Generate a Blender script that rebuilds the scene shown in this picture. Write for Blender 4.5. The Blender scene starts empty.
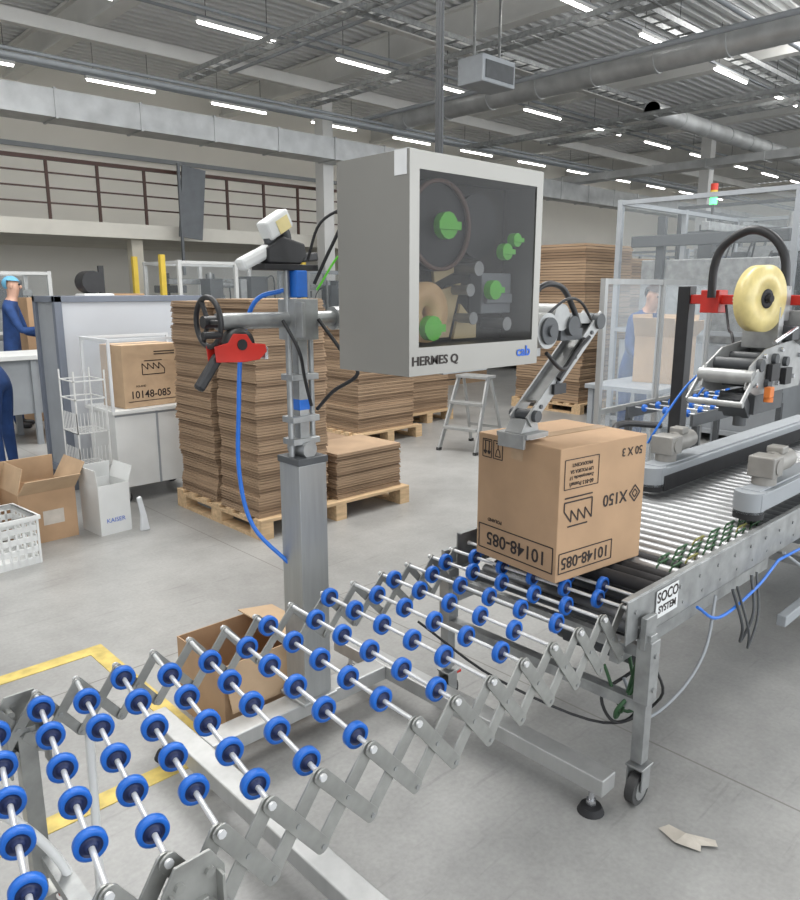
import bpy, math, random, bmesh
from mathutils import Vector, Matrix
random.seed(7)
S=bpy.context.scene
COL=S.collection
try:
    S.view_settings.view_transform='Standard'
except Exception: pass
# ---------------------------------------------------------------- materials
_m={}
def M(name,col,rough=.5,metal=0.0,ns=0,na=0.0,bump=0.0,emit=0,alpha=1,trans=0,stretch=None,col2=None,spec=None):
    if name in _m: return _m[name]
    m=bpy.data.materials.new(name); m.use_nodes=True
    nt=m.node_tree; p=nt.nodes['Principled BSDF']
    p.inputs['Base Color'].default_value=(*col,1); p.inputs['Roughness'].default_value=rough
    p.inputs['Metallic'].default_value=metal
    if alpha<1: p.inputs['Alpha'].default_value=alpha
    if trans: p.inputs['Transmission Weight'].default_value=trans
    if spec is not None: p.inputs['Specular IOR Level'].default_value=spec
    if emit:
        p.inputs['Emission Color'].default_value=(*col,1); p.inputs['Emission Strength'].default_value=emit
    if ns:
        tc=nt.nodes.new('ShaderNodeTexCoord'); mp=nt.nodes.new('ShaderNodeMapping')
        if stretch: mp.inputs['Scale'].default_value=stretch
        n=nt.nodes.new('ShaderNodeTexNoise'); n.inputs['Scale'].default_value=ns; n.inputs['Detail'].default_value=5
        nt.links.new(tc.outputs['Object'],mp.inputs[0]); nt.links.new(mp.outputs[0],n.inputs['Vector'])
        cr=nt.nodes.new('ShaderNodeValToRGB')
        c2=col2 or tuple(c*(1-na) for c in col); c1=tuple(min(1,c*(1+na*.6)) for c in col)
        cr.color_ramp.elements[0].color=(*c2,1); cr.color_ramp.elements[1].color=(*c1,1)
        cr.color_ramp.elements[0].position=.3; cr.color_ramp.elements[1].position=.7
        nt.links.new(n.outputs['Fac'],cr.inputs[0]); nt.links.new(cr.outputs[0],p.inputs['Base Color'])
        if bump:
            b=nt.nodes.new('ShaderNodeBump'); b.inputs['Strength'].default_value=bump; b.inputs['Distance'].default_value=.01
            nt.links.new(n.outputs['Fac'],b.inputs['Height']); nt.links.new(b.outputs[0],p.inputs['Normal'])
    _m[name]=m; return m
galv=M('galvanised_steel',(.36,.37,.37),.42,.65,14,.26,.04)
galvL=M('galvanised_lattice_steel',(.37,.375,.36),.40,.65,10,.30,.05)
steel=M('brushed_stainless',(.30,.293,.272),.40,.55,3,.06)
alu=M('aluminium_profile',(.44,.445,.44),.40,.55,20,.1,stretch=(1,1,.1))
alumat=M('matte_aluminium',(.36,.365,.36),.45,.5,16,.18,.03)
colm=M('aluminium_column',(.38,.39,.39),.40,.6,12,.08,stretch=(5,5,.4))
chrome=M('chrome_steel',(.62,.63,.65),.22,.9,30,.05)
rodm=M('zinc_axle_rod',(.72,.73,.74),.3,.4,30,.06)
blue=M('blue_wheel_plastic',(.012,.135,.56),.38,0,25,.12)
bluedk=M('dark_blue_hub_plastic',(.010,.022,.09),.45,0,25,.1)
hoseblue=M('blue_air_hose',(.02,.16,.62),.35,0,20,.1)
black=M('black_plastic',(.018,.018,.02),.45,0,20,.2)
rubber=M('black_rubber',(.02,.02,.022),.75,0,20,.2)
tyre=M('grey_castor_tyre',(.05,.05,.05),.6,0,20,.2)
dgrey=M('dark_grey_paint',(.07,.075,.08),.5,0,10,.15)
grey=M('grey_paint',(.30,.32,.34),.5,0,6,.08)
bluegrey=M('blue_grey_paint',(.15,.17,.21),.5,0,6,.1)
white=M('white_paint',(.68,.69,.68),.5,0,5,.06)
cream=M('cream_paint',(.66,.62,.52),.6,0,3,.06)
red=M('red_paint',(.55,.028,.018),.4,0,12,.12)
green=M('green_plastic',(.16,.75,.05),.4,0,12,.1)
greendk=M('green_belt',(.025,.085,.03),.55,0,12,.15)
amber=M('amber_ribbon_roll',(.95,.62,.32),.45,0,20,.15)
tape=M('pale_yellow_tape_roll',(.72,.60,.26),.35,0,20,.12)
tan=M('tan_label_stock',(.75,.60,.34),.6,0,10,.1)
card=M('cardboard',(.44,.285,.168),.8,0,6,.11,.05)
card2=M('cardboard_pale',(.48,.34,.215),.8,0,6,.13,.05)
cardD=M('cardboard_edge',(.31,.185,.10),.85,0,40,.35,.1,stretch=(1,1,6))
wood=M('pallet_wood',(.58,.41,.24),.75,0,5,.25,.1,stretch=(1,8,8))
brown=M('brown_railing_paint',(.07,.028,.018),.5,0,6,.1)
yellow=M('yellow_paint',(.70,.50,.06),.5,0,6,.1)
ink=M('printing_ink',(.03,.022,.02),.7,0,40,.2)
inkB=M('blue_printing_ink',(.02,.12,.55),.5,0,40,.1)
inkW=M('white_sticker',(.75,.76,.76),.4,0,20,.05)
skin=M('skin',(.55,.33,.24),.55,0,20,.1)
cloth=M('blue_work_cloth',(.018,.055,.18),.85,0,12,.25,.2)
hair=M('dark_hair',(.04,.025,.02),.7,0,30,.3)
capb=M('light_blue_cap',(.15,.42,.62),.8,0,20,.15)
duct=M('insulated_duct_foil',(.52,.53,.53),.42,.5,3,.2,.15)
glass=M('acrylic_panel',(.80,.86,.90),.06,0,3,.03,alpha=.16)
glassT=M('thin_clear_panel',(.60,.66,.70),.06,0,3,.03,alpha=.08)
tint=M('smoked_window',(.010,.010,.010),.06,0,alpha=.50,spec=.35)
led=M('led_tube_glow',(1,.98,.94),.4,0,emit=12)
ledb=M('fixture_housing',(.75,.75,.74),.5,0,5,.05)
lampG=M('green_signal',(.1,.9,.25),.4,0,emit=2.5)
lampR=M('red_signal',(.6,.04,.02),.4,0,10,.1)
plast=M('translucent_white_plastic',(.66,.68,.70),.5,0,6,.06)
paper=M('crumpled_paper',(.50,.46,.40),.8,0,15,.2,.2)
# ---------------------------------------------------------------- mesh builder
def axisM(d):
    d=Vector(d).normalized()
    up=Vector((0,0,1)) if abs(d.z)<.95 else Vector((1,0,0))
    a=d.cross(up).normalized(); b=d.cross(a).normalized()
    return a,b,d
class B:
    def __init__(s): s.v=[];s.f=[];s.m=[];s.s=[]
    def add(s,vs,fs,mi=0,sm=False):
        o=len(s.v); s.v+= [tuple(v) for v in vs]
        for f in fs: s.f.append([o+i for i in f]); s.m.append(mi); s.s.append(sm)
        return s
    def bx(s,x0,x1,y0,y1,z0,z1,mi=0,T=None):
        vs=[Vector((x,y,z)) for x in(x0,x1) for y in(y0,y1) for z in(z0,z1)]
        if T: vs=[T@v for v in vs]
        return s.add(vs,[(0,1,3,2),(4,6,7,5),(0,4,5,1),(2,3,7,6),(0,2,6,4),(1,5,7,3)],mi)
    def box(s,c,sz,mi=0,T=None):
        return s.bx(*[k for i in range(3) for k in(c[i]-sz[i]/2,c[i]+sz[i]/2)],mi,T)
    def obox(s,p,q,w,t,wd,mi=0,ext=0):
        p=Vector(p);q=Vector(q);d=(q-p).normalized(); wd=Vector(wd).normalized(); c=d.cross(wd).normalized(); wd=c.cross(d).normalized()
        p=p-d*ext;q=q+d*ext
        vs=[a+c*i*w/2+wd*j*t/2 for a in(p,q) for i in(-1,1) for j in(-1,1)]
        return s.add(vs,[(0,1,3,2),(4,6,7,5),(0,4,5,1),(2,3,7,6),(0,2,6,4),(1,5,7,3)],mi)
    def cyl(s,p,q,r,seg=16,mi=0,r2=None,caps=True):
        p=Vector(p);q=Vector(q);a,b,d=axisM(q-p); r2=r if r2 is None else r2
        vs=[]
        for c,rr in((p,r),(q,r2)):
            for i in range(seg):
                t=2*math.pi*i/seg; vs.append(c+a*math.cos(t)*rr+b*math.sin(t)*rr)
        s.add(vs,[(i,(i+1)%seg,seg+(i+1)%seg,seg+i) for i in range(seg)],mi,True)
        if caps:
            s.add(vs[:seg],[tuple(range(seg))[::-1]],mi); s.add(vs[seg:],[tuple(range(seg))],mi)
        return s
    def lathe(s,prof,c,ax,seg=20,mis=None,closed=False):
        c=Vector(c);a,b,d=axisM(ax); vs=[]
        for r,h in prof:
            for i in range(seg):
                t=2*math.pi*i/seg; vs.append(c+d*h+a*math.cos(t)*r+b*math.sin(t)*r)
        n=len(prof); o=len(s.v); s.v+=[tuple(v) for v in vs]
        for k in range(n if closed else n-1):
            k2=(k+1)%n
            for i in range(seg):
                j=(i+1)%seg
                s.f.append([o+k*seg+i,o+k*seg+j,o+k2*seg+j,o+k2*seg+i]); s.m.append(mis[k] if mis else 0); s.s.append(True)
        return s
    def ring(s,c,ax,ro,ri,w,seg=24,mi=0):
        return s.lathe([(ro,-w/2),(ro,w/2),(ri,w/2),(ri,-w/2)],c,ax,seg,[mi]*4,True)
    def torus(s,c,ax,R,r,seg=28,k=8,mi=0):
        return s.lathe([(R+r*math.cos(2*math.pi*i/k),r*math.sin(2*math.pi*i/k)) for i in range(k)],c,ax,seg,[mi]*k,True)
    def sph(s,c,r,mi=0,seg=14,sc=(1,1,1)):
        c=Vector(c); vs=[];fs=[];n=8
        for k in range(n+1):
            ph=math.pi*k/n
            for i in range(seg):
                t=2*math.pi*i/seg
                vs.append(c+Vector((r*sc[0]*math.sin(ph)*math.cos(t),r*sc[1]*math.sin(ph)*math.sin(t),r*sc[2]*math.cos(ph))))
        for k in range(n):
            for i in range(seg):
                fs.append((k*seg+i,k*seg+(i+1)%seg,(k+1)*seg+(i+1)%seg,(k+1)*seg+i))
        return s.add(vs,fs,mi,True)
    def tube(s,pts,r,seg=8,mi=0,sub=6):
        P=[Vector(p) for p in pts]
        if len(P)>2 and sub>1:
            Q=[]; E=[P[0]*2-P[1]]+P+[P[-1]*2-P[-2]]
            for i in range(1,len(E)-2):
                for j in range(sub):
                    t=j/sub; a,b,c,d=E[i-1],E[i],E[i+1],E[i+2]
                    Q.append(.5*((2*b)+(c-a)*t+(2*a-5*b+4*c-d)*t*t+(3*b-a-3*c+d)*t**3))
            Q.append(P[-1]); P=Q
        n=None; vs=[]
        for i,p in enumerate(P):
            d=(P[min(i+1,len(P)-1)]-P[max(i-1,0)]).normalized()
            if n is None: n=axisM(d)[0]
            n=(n-d*n.dot(d)).normalized(); b=d.cross(n)
            for k in range(seg):
                t=2*math.pi*k/seg; vs.append(p+n*math.cos(t)*r+b*math.sin(t)*r)
        L=len(P)
        fs=[(i*seg+k,i*seg+(k+1)%seg,(i+1)*seg+(k+1)%seg,(i+1)*seg+k) for i in range(L-1) for k in range(seg)]
        s.add(vs,fs,mi,True)
        s.add(vs[:seg],[tuple(range(seg))[::-1]],mi); s.add(vs[-seg:],[tuple(range(seg))],mi)
        return s
    def prism(s,poly,y0,y1,mi=0,plane='xz'):
        def mk(a,b,c):
            return {'xz':(a,c,b),'yz':(c,a,b),'xy':(a,b,c)}[plane]
        n=len(poly); vs=[mk(a,b,y0) for a,b in poly]+[mk(a,b,y1) for a,b in poly]
        return s.add(vs,[tuple(range(n)),tuple(range(n,2*n))[::-1]]+[(i,(i+1)%n,n+(i+1)%n,n+i) for i in range(n)],mi)
    def mesh(s,name,mats,off=(0,0,0)):
        me=bpy.data.meshes.new(name); o=Vector(off)
        me.from_pydata([tuple(Vector(v)-o) for v in s.v],[],s.f)
        for m in mats: me.materials.append(m)
        me.polygons.foreach_set('material_index',s.m); me.polygons.foreach_set('use_smooth',s.s)
        me.update()
        bm=bmesh.new(); bm.from_mesh(me); bmesh.ops.recalc_face_normals(bm,faces=bm.faces); bm.to_mesh(me); bm.free()
        return me
def tag(o,label,cat,group=None,kind=None):
    o['label']=label; o['category']=cat
    if group:o['group']=group
    if kind:o['kind']=kind
def thing(name,label,cat,loc,rz=0,group=None):
    e=bpy.data.objects.new(name,None); e.empty_display_size=.1; e.location=loc; e.rotation_euler=(0,0,rz); COL.objects.link(e)
    tag(e,label,cat,group); return e
def wloc(o):
    v=Vector(o.location); p=o.parent
    while p: v+=Vector(p.location); p=p.parent
    return v
def bev(o,w):
    if w:
        b=o.modifiers.new('bevel','BEVEL'); b.width=w; b.segments=2; b.limit_method='ANGLE'; b.angle_limit=math.radians(50)
def part(b,name,par,mats,label=None,bv=0,local=False,org=None):
    if local:
        off=(0,0,0); loc=(0,0,0)
        if org: off=org; loc=org
    else:
        pw=wloc(par); ow=Vector(org) if org else pw
        off=ow; loc=ow-pw
    o=bpy.data.objects.new(name,b.mesh(name,mats,off)); o.location=loc; o.parent=par; COL.objects.link(o)
    if label:o['label']=label
    bev(o,bv); return o
def solo(b,name,label,cat,mats,org,bv=0,group=None,rz=0):
    o=bpy.data.objects.new(name,b.mesh(name,mats,org)); o.location=org; COL.objects.link(o); o.rotation_euler=(0,0,rz)
    tag(o,label,cat,group); bev(o,bv); return o
def struct(b,name,mats):
    o=bpy.data.objects.new(name,b.mesh(name,mats)); COL.objects.link(o); o['kind']='structure'; return o
def copyT(o,loc,rz=None,par=None,root=True):
    c=o.copy(); COL.objects.link(c)
    if root:
        c.location=loc
        if rz is not None: c.rotation_euler=(0,0,rz)
    if par: c.parent=par
    for ch in list(o.children):
        copyT(ch,None,None,c,False)
    return c
def text(par,s,size,c,R,U,mat,name='printed_text',local=False,sx=1,org=None,bold=0):
    cu=bpy.data.curves.new('t','FONT'); cu.body=s; cu.size=size; cu.align_x='CENTER'; cu.align_y='CENTER'; cu.extrude=.0004; cu.offset=bold
    cu.resolution_u=3
    o=bpy.data.objects.new('t',cu); COL.objects.link(o); bpy.context.view_layer.update()
    dg=bpy.context.evaluated_depsgraph_get()
    me=bpy.data.meshes.new_from_object(o.evaluated_get(dg))
    R=Vector(R).normalized();U=Vector(U).normalized();N=R.cross(U)
    c=Vector(c); pw=Vector((0,0,0)) if local else wloc(par)
    for v in me.vertices:
        v.co=c+R*v.co.x*sx+U*v.co.y+N*v.co.z-pw
    me.materials.clear(); me.materials.append(mat)
    bpy.data.objects.remove(o); 
    n=bpy.data.objects.new(name,me); n.parent=par; COL.objects.link(n); return n
X=Vector((1,0,0));Y=Vector((0,1,0));Z=Vector((0,0,1))
# ---------------------------------------------------------------- camera
cam=bpy.data.cameras.new('camera'); co=bpy.data.objects.new('camera',cam); COL.objects.link(co)
cam.sensor_fit='HORIZONTAL'; cam.sensor_width=36; cam.lens=33.3; cam.clip_end=200
co.location=(0,0,1.7); co.rotation_euler=(math.radians(90-12.2),0,math.radians(-43.5)); S.camera=co
# ---------------------------------------------------------------- room
fm=bpy.data.materials.new('concrete_floor'); fm.use_nodes=True; nt=fm.node_tree; p=nt.nodes['Principled BSDF']
tc=nt.nodes.new('ShaderNodeTexCoord')
n1=nt.nodes.new('ShaderNodeTexNoise'); n1.inputs['Scale'].default_value=1.1; n1.inputs['Detail'].default_value=10; n1.inputs['Roughness'].default_value=.72
n2=nt.nodes.new('ShaderNodeTexNoise'); n2.inputs['Scale'].default_value=60; n2.inputs['Detail'].default_value=4
nt.links.new(tc.outputs['Object'],n1.inputs['Vector']); nt.links.new(tc.outputs['Object'],n2.inputs['Vector'])
cr=nt.nodes.new('ShaderNodeValToRGB'); cr.color_ramp.elements[0].color=(.27,.268,.26,1); cr.color_ramp.elements[1].color=(.44,.438,.425,1)
cr.color_ramp.elements[0].position=.3; cr.color_ramp.elements[1].position=.65
nt.links.new(n1.outputs['Fac'],cr.inputs[0])
mx=nt.nodes.new('ShaderNodeMixRGB'); mx.blend_type='MULTIPLY'; mx.inputs[0].default_value=.3
nt.links.new(cr.outputs[0],mx.inputs[1]); nt.links.new(n2.outputs['Fac'],mx.inputs[2]); 
# scuff streaks
mpp=nt.nodes.new('ShaderNodeMapping'); mpp.inputs['Scale'].default_value=(1.2,14,1); mpp.inputs['Rotation'].default_value=(0,0,.5)
n3=nt.nodes.new('ShaderNodeTexNoise'); n3.inputs['Scale'].default_value=2.2; n3.inputs['Detail'].default_value=6
nt.links.new(tc.outputs['Object'],mpp.inputs[0]); nt.links.new(mpp.outputs[0],n3.inputs['Vector'])
c3=nt.nodes.new('ShaderNodeValToRGB'); c3.color_ramp.elements[0].position=.62; c3.color_ramp.elements[1].position=.72
c3.color_ramp.elements[0].color=(1,1,1,1); c3.color_ramp.elements[1].color=(.84,.84,.84,1); nt.links.new(n3.outputs['Fac'],c3.inputs[0])
mx2=nt.nodes.new('ShaderNodeMixRGB'); mx2.blend_type='MULTIPLY'; mx2.inputs[0].default_value=1; nt.links.new(mx.outputs[0],mx2.inputs[1]); nt.links.new(c3.outputs[0],mx2.inputs[2])
sep=nt.nodes.new('ShaderNodeSeparateXYZ'); nt.links.new(tc.outputs['Object'],sep.inputs[0])
last=mx2.outputs[0]
for ax,per,off in(('X',4.6,2.45),('Y',4.6,3.1)):
    a=nt.nodes.new('ShaderNodeMath'); a.operation='ADD'; a.inputs[1].default_value=100*per-off; nt.links.new(sep.outputs[ax],a.inputs[0])
    w=nt.nodes.new('ShaderNodeMath'); w.operation='MODULO'; w.inputs[1].default_value=per; nt.links.new(a.outputs[0],w.inputs[0])
    l=nt.nodes.new('ShaderNodeMath'); l.operation='LESS_THAN'; l.inputs[1].default_value=.008; nt.links.new(w.outputs[0],l.inputs[0])
    k=nt.nodes.new('ShaderNodeMixRGB'); k.inputs[2].default_value=(.19,.185,.17,1); nt.links.new(l.outputs[0],k.inputs[0]); nt.links.new(last,k.inputs[1]); last=k.outputs[0]
nt.links.new(last,p.inputs['Base Color']); p.inputs['Roughness'].default_value=.33
struct(B().bx(-10,40,-10,19.2,-.2,0),'floor',[fm])
wallm=M('cream_wall_paint',(.86,.83,.76),.8,0,.6,.04)
struct(B().bx(-10,40,19,19.2,0,6.9),'wall_left',[wallm])
struct(B().bx(40,40.2,-10,19.2,0,6.9),'wall_back',[wallm])
deck=M('painted_roof_deck',(.76,.77,.77),.6,.0,2,.06)
b=B(); y=-10; prof=[]
while y<19.2:
    prof+=[(y,6.9),(y+.09,6.9),(y+.13,7.04),(y+.21,7.04),(y+.25,6.9)]; y+=.25
vs=[(x,a,c) for x in(-10,40) for a,c in prof]; n=len(prof)
b.add(vs,[(i,i+1,n+i+1,n+i) for i in range(n-1)]); b.bx(-10,40,-10,19.2,7.06,7.1)
struct(b,'ceiling',[deck])
beamm=M('white_roof_beam',(.76,.755,.73),.6,0,2,.06)
k=1
for x in(.5,6.0,11.4,16.8,22.2,27.6,33):
    b=B().bx(x-.14,x+.14,-10,19,6.3,6.36).bx(x-.14,x+.14,-10,19,6.82,6.88).bx(x-.05,x+.05,-10,19,6.36,6.82)
    struct(b,'trim_%d'%k,[beamm]); k+=1
for yy in(4.9,10.2,14.3):
    b=B().bx(-10,40,yy-.08,yy+.08,6.05,6.28); struct(b,'trim_%d'%k,[beamm]); k+=1
b=B().bx(-2,1.24,3.36,3.44,0,.003).bx(1.16,1.24,2.34,3.36,0,.003).bx(-2,1.24,2.26,2.34,0,.003)
o=struct(b,'trim_%d'%k,[M('yellow_floor_tape',(.60,.46,.13),.6,0,12,.35)]); k+=1
b=B().bx(-10,20,15,19,2.72,3.0); struct(b,'trim_%d'%k,[M('mezzanine_edge',(.78,.75,.67),.7,0,2,.08)]); k+=1
b=B()
for z in(3.28,3.55,3.82): b.bx(-10,20,15.03,15.06,z,z+.03)
b.bx(-10,20,15.0,15.07,4.05,4.12)
x=-10
while x<20: b.bx(x,x+.05,15.02,15.07,3.0,4.1); x+=.95
solo(b,'mezzanine_railing','brown painted steel railing along the edge of the mezzanine','railing',[brown],(5,15.05,3.0))
for i,x in enumerate((-4,1.5,7,12.5,18)):
    b=B().bx(x-.12,x+.12,15.3,15.54,0,2.72); struct(b,'trim_%d'%k,[cream]); k+=1
for i,(x,y) in enumerate(((11.4,14.6),(22.2,10.4),(33,10.4),(3.2,18.6),(22.2,3.2))):
    b=B().bx(x-.15,x+.15,y-.15,y+.15,0,6.3); struct(b,'trim_%d'%k,[beamm]); k+=1
b=B().bx(-10,20,18.9,18.98,4.9,5.0); struct(b,'trim_%d'%k,[grey]); k+=1
def rduct(name,label,x0,x1,y0,y1,z0,z1,alongx=True):
    b=B().bx(x0,x1,y0,y1,z0,z1); e=.02
    t=x0 if alongx else y0
    while t<(x1 if alongx else y1):
        if alongx: b.bx(t,t+.04,y0-e,y1+e,z0-e,z1+e)
        else: b.bx(x0-e,x1+e,t,t+.04,z0-e,z1+e)
        t+=1.5
    return solo(b,name,label,'air duct',[duct],((x0+x1)/2,(y0+y1)/2,z0))
def cduct(x0,y0,x1,y1,z,r):
    p=Vector((x0,y0,z)); q=Vector((x1,y1,z)); d=(q-p).normalized(); b=B().cyl(p,q,r,24); t=0
    while t<(q-p).length: b.cyl(p+d*t,p+d*(t+.05),r+.015,24); t+=1.2
    solo(b,'air_duct','round silver spiral ventilation duct hung under the roof','air duct',[duct],((x0+x1)/2,(y0+y1)/2,z))
rduct('air_duct','large silver rectangular ventilation duct hung above the mezzanine railing',-10,15,13.7,14.3,4.55,5.0)
cduct(12.45,2,12.45,13.5,5.5,.22); cduct(15.2,8.4,38,8.4,5.35,.18)
rduct('air_duct','silver rectangular ventilation duct crossing under the roof beams',20.2,20.7,2,18.5,4.9,5.1,False)
rduct('air_duct','long silver duct hung below the roof',15.2,38,13.7,14.2,4.4,4.9)
def tray(x0,x1,y0,y1,z):
    b=B()
    if x1-x0>y1-y0:
        b.bx(x0,x1,y0,y0+.02,z,z+.08).bx(x0,x1,y1-.02,y1,z,z+.08)
        t=x0
        while t<x1: b.bx(t,t+.04,y0+.02,y1-.02,z,z+.02); t+=.4
    else:
        b.bx(x0,x0+.02,y0,y1,z,z+.08).bx(x1-.02,x1,y0,y1,z,z+.08)
        t=y0
        while t<y1: b.bx(x0+.02,x1-.02,t,t+.04,z,z+.02); t+=.4
    solo(b,'cable_tray','galvanised ladder cable tray hung under the roof','cable tray',[galv],((x0+x1)/2,(y0+y1)/2,z))
tray(10.2,10.6,3,14,5.6); tray(3,30,9.3,9.6,5.85); tray(14.5,14.8,2,13,5.1); tray(17.6,18.0,2,13,5.6); tray(8,30,6.2,6.5,5.75); tray(7.2,7.5,6.6,13.5,5.5)
for (x,y0,y1,z,r) in((11.7,2,13.5,5.45,.045),(13.4,2,13.5,5.95,.035),(8.6,4,14,5.95,.03),(19.2,2,13.5,5.9,.05)):
    solo(B().cyl((x,y0,z),(x,y1,z),r,12),'overhead_pipe','slim grey pipe running under the roof beams','pipe',[grey],(x,(y0+y1)/2,z))
for (y,z,r) in((11.2,5.95,.03),(13.0,5.2,.05),(13.2,5.35,.03),(5.6,5.95,.04)):
    solo(B().cyl((3,y,z),(38,y,z),r,12),'overhead_pipe','long slim grey pipe running along the hall','pipe',[grey],(20,y,z))
for yy in(2.6,7.3,12.0,16.7):
    solo(B().bx(2,39,yy-.02,yy+.02,6.09,6.13),'light_trunking','slim grey trunking rail carrying the LED tubes','trunking',[grey],(20,yy,6.09),group='light trunking rails')
e=thing('led_tube_light','long white LED tube fixture hung below the roof','ceiling light',(7.55,12,6.0),0,'LED tube lights under the roof')
b=B().bx(-.78,.78,-.04,.04,.03,.088,0); part(b,'housing',e,[ledb],local=True)
b=B().cyl((-.75,0,.012),(.75,0,.012),.026,10); part(b,'tube',e,[led],local=True)
b=B().cyl((-.6,0,.135),(-.6,0,.89),.006,6); part(b,'suspension_wire',e,[dgrey],local=True)
b=B().cyl((.6,0,.135),(.6,0,.89),.006,6); part(b,'suspension_wire',e,[dgrey],local=True)
for yy in(2.6,7.3,12.0,16.7):
    for i in range(-1,11):
        x=7.55+2.93*i
        if (abs(x-7.55)<.01 and yy==12.0) or .6884*x+.7254*yy<11.5: continue
        copyT(e,(x,yy,6.0))
# ---------------------------------------------------------------- lights
def area(loc,sx,sy,pw,rot=(0,0,0),col=(1,.99,.97)):
    l=bpy.data.lights.new('skylight_and_fill','AREA'); l.shape='RECTANGLE'; l.size=sx; l.size_y=sy; l.energy=pw; l.color=col
    o=bpy.data.objects.new('skylight_and_fill',l); o.location=loc; o.rotation_euler=rot; COL.objects.link(o)
area((0,1,6.2),4,2.5,160); area((5,4,6.2),4,2,370); area((3,8,6.2),4,2,310); area((10,0,6.2),5,3,300); area((-3,6,6.0),5,3,180)
area((14,-9.5,3.6),44,6,2600,(math.radians(100),0,0),(.93,.965,1))  # not a skylight: unseen side fill lamp added to brighten roof beams and left wall
area((15.9,5.2,6.85),3.0,1.6,160)
w=bpy.data.worlds.new('world'); S.world=w; w.use_nodes=True
w.node_tree.nodes['Background'].inputs[0].default_value=(.94,.97,1,1); w.node_tree.nodes['Background'].inputs[1].default_value=.68
# ================================================================ skate wheel conveyor
sc=thing('skate_wheel_conveyor','expandable galvanised scissor-lattice conveyor with rows of blue wheels','conveyor',(1.1,1.5,0))
xn=[.03,.155,.276,.390,.497,.603,.715,.840,.978,1.118,1.255,1.393,1.530,1.666,1.80,1.93,2.055,2.165]
dx=[.11,.105,.098,.09,.085,.085,.08,.07,.05,.028,.025,.02,.015,.011,.01,.005,0,0]
ys=[1.25,1.19,1.21,1.25,1.205,1.255,1.185,1.18,1.18,1.25,1.19,1.29,1.20,1.262,1.20,1.25,1.21,1.26]
NA=len(xn)
wb=B().lathe([(.006,-.014),(.011,-.014),(.012,-.006),(.020,-.005),(.0215,-.009),(.029,-.009),(.0312,-.0075),(.0312,.0075),(.029,.009),(.0215,.009),(.020,.005),(.012,.006),(.011,.014),(.006,.014)],(0,0,0),Y,24,[1,1,1,1,0,0,0,0,0,1,1,1,1])
wmesh=wb.mesh('skate_wheel',[blue,bluedk])
NY,FY=1.115,1.865
def axp(i,y): return Vector((xn[i]+dx[i]*(y-1.2)/.54,y,.70))
for i in range(NA):
    p0=axp(i,NY-.010); p1=axp(i,FY+.010)
    mid=(p0+p1)/2
    b=B().cyl(p0,p1,.0060,10).cyl(p0-Y*.002,p0+Y*.004,.009,8).cyl(p1-Y*.004,p1+Y*.002,.009,8)
    ax=part(b,'axle',sc,[rodm],org=tuple(mid))
    ang=math.atan2(-(p1.x-p0.x),(p1.y-p0.y))
    for k in range(5):
        q=axp(i,ys[i]+.135*k+random.uniform(-.004,.004))
        wv=bpy.data.objects.new('wheel',wmesh); wv.parent=ax; wv.location=q-mid; wv.rotation_euler=(0,random.uniform(0,1),ang); COL.objects.link(wv)
def bar(b,p,q,w,th,mi=0):
    p=Vector(p);q=Vector(q);d=(q-p).normalized(); n=Vector((0,1,0)); c=d.cross(n).normalized(); pts=[]
    for s_,cc,dd in((0,q,d),(1,p,-d)):
        for k in range(7):
            t=-math.pi/2+math.pi*k/6
            pts.append(cc+dd*math.cos(t)*w*.38+(c if s_==0 else -c)*math.sin(t)*w/2)
    N=len(pts); vs=[v-n*th/2 for v in pts]+[v+n*th/2 for v in pts]
    b.add(vs,[tuple(range(N)),tuple(range(N,2*N))[::-1]]+[(i,(i+1)%N,N+(i+1)%N,N+i) for i in range(N)],mi)
for yy,side,BZ,bw in((NY,-1,.528,.038),(FY,1,.555,.026)):
    for i in range(NA-2):
        a=axp(i,yy); c=axp(i+1,yy)
        for (p,q,o) in((Vector((a.x,yy,a.z-.002)),Vector((c.x,yy,BZ)),0),(Vector((a.x,yy,BZ)),Vector((c.x,yy,c.z-.002)),.0075)):
            p=p+Vector((0,-side*o,0)); q=q+Vector((0,-side*o,0))
            b=B(); bar(b,p,q,bw,.005)
            part(b,'lattice_bar',sc,[galvL],org=tuple((p+q)/2),bv=.0008)
    for i in range(NA-1):
        a=axp(i,yy); part(B().cyl((a.x,yy+side*.006,BZ),(a.x,yy-side*.013,BZ),.006,10),'rivet',sc,[galv],org=(a.x,yy,BZ))
        if i<NA-2:
            c=axp(i+1,yy); mx_=(a.x+c.x)/2; mz=(a.z-.002+BZ)/2; part(B().cyl((mx_,yy+side*.005,mz),(mx_,yy-side*.013,mz),.006,10),'rivet',sc,[galv],org=(mx_,yy,mz))
def caster(b,x,y,r=.05,s=0,pedal=True):
    b.cyl((x,y-.016,r),(x,y+.016,r),r,24,1); b.cyl((x,y-.019,r),(x,y+.019,r),r*.66,18,0); b.cyl((x,y-.023,r),(x,y+.023,r),r*.2,10,0)
    b.bx(x-.022,x+.03,y-.030,y-.024,r+.002,2*r+.03); b.bx(x-.022,x+.03,y+.024,y+.030,r+.002,2*r+.03); b.bx(x-.03,x+.045,y-.032,y+.032,2*r+.028,2*r+.036)
    b.cyl((x+.01,y,2*r+.035),(x+.01,y,2*r+.06),.012,10,0)
    if pedal: b.box((x+.06,y,2*r+.005),(.035,.022,.012),2)
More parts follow.
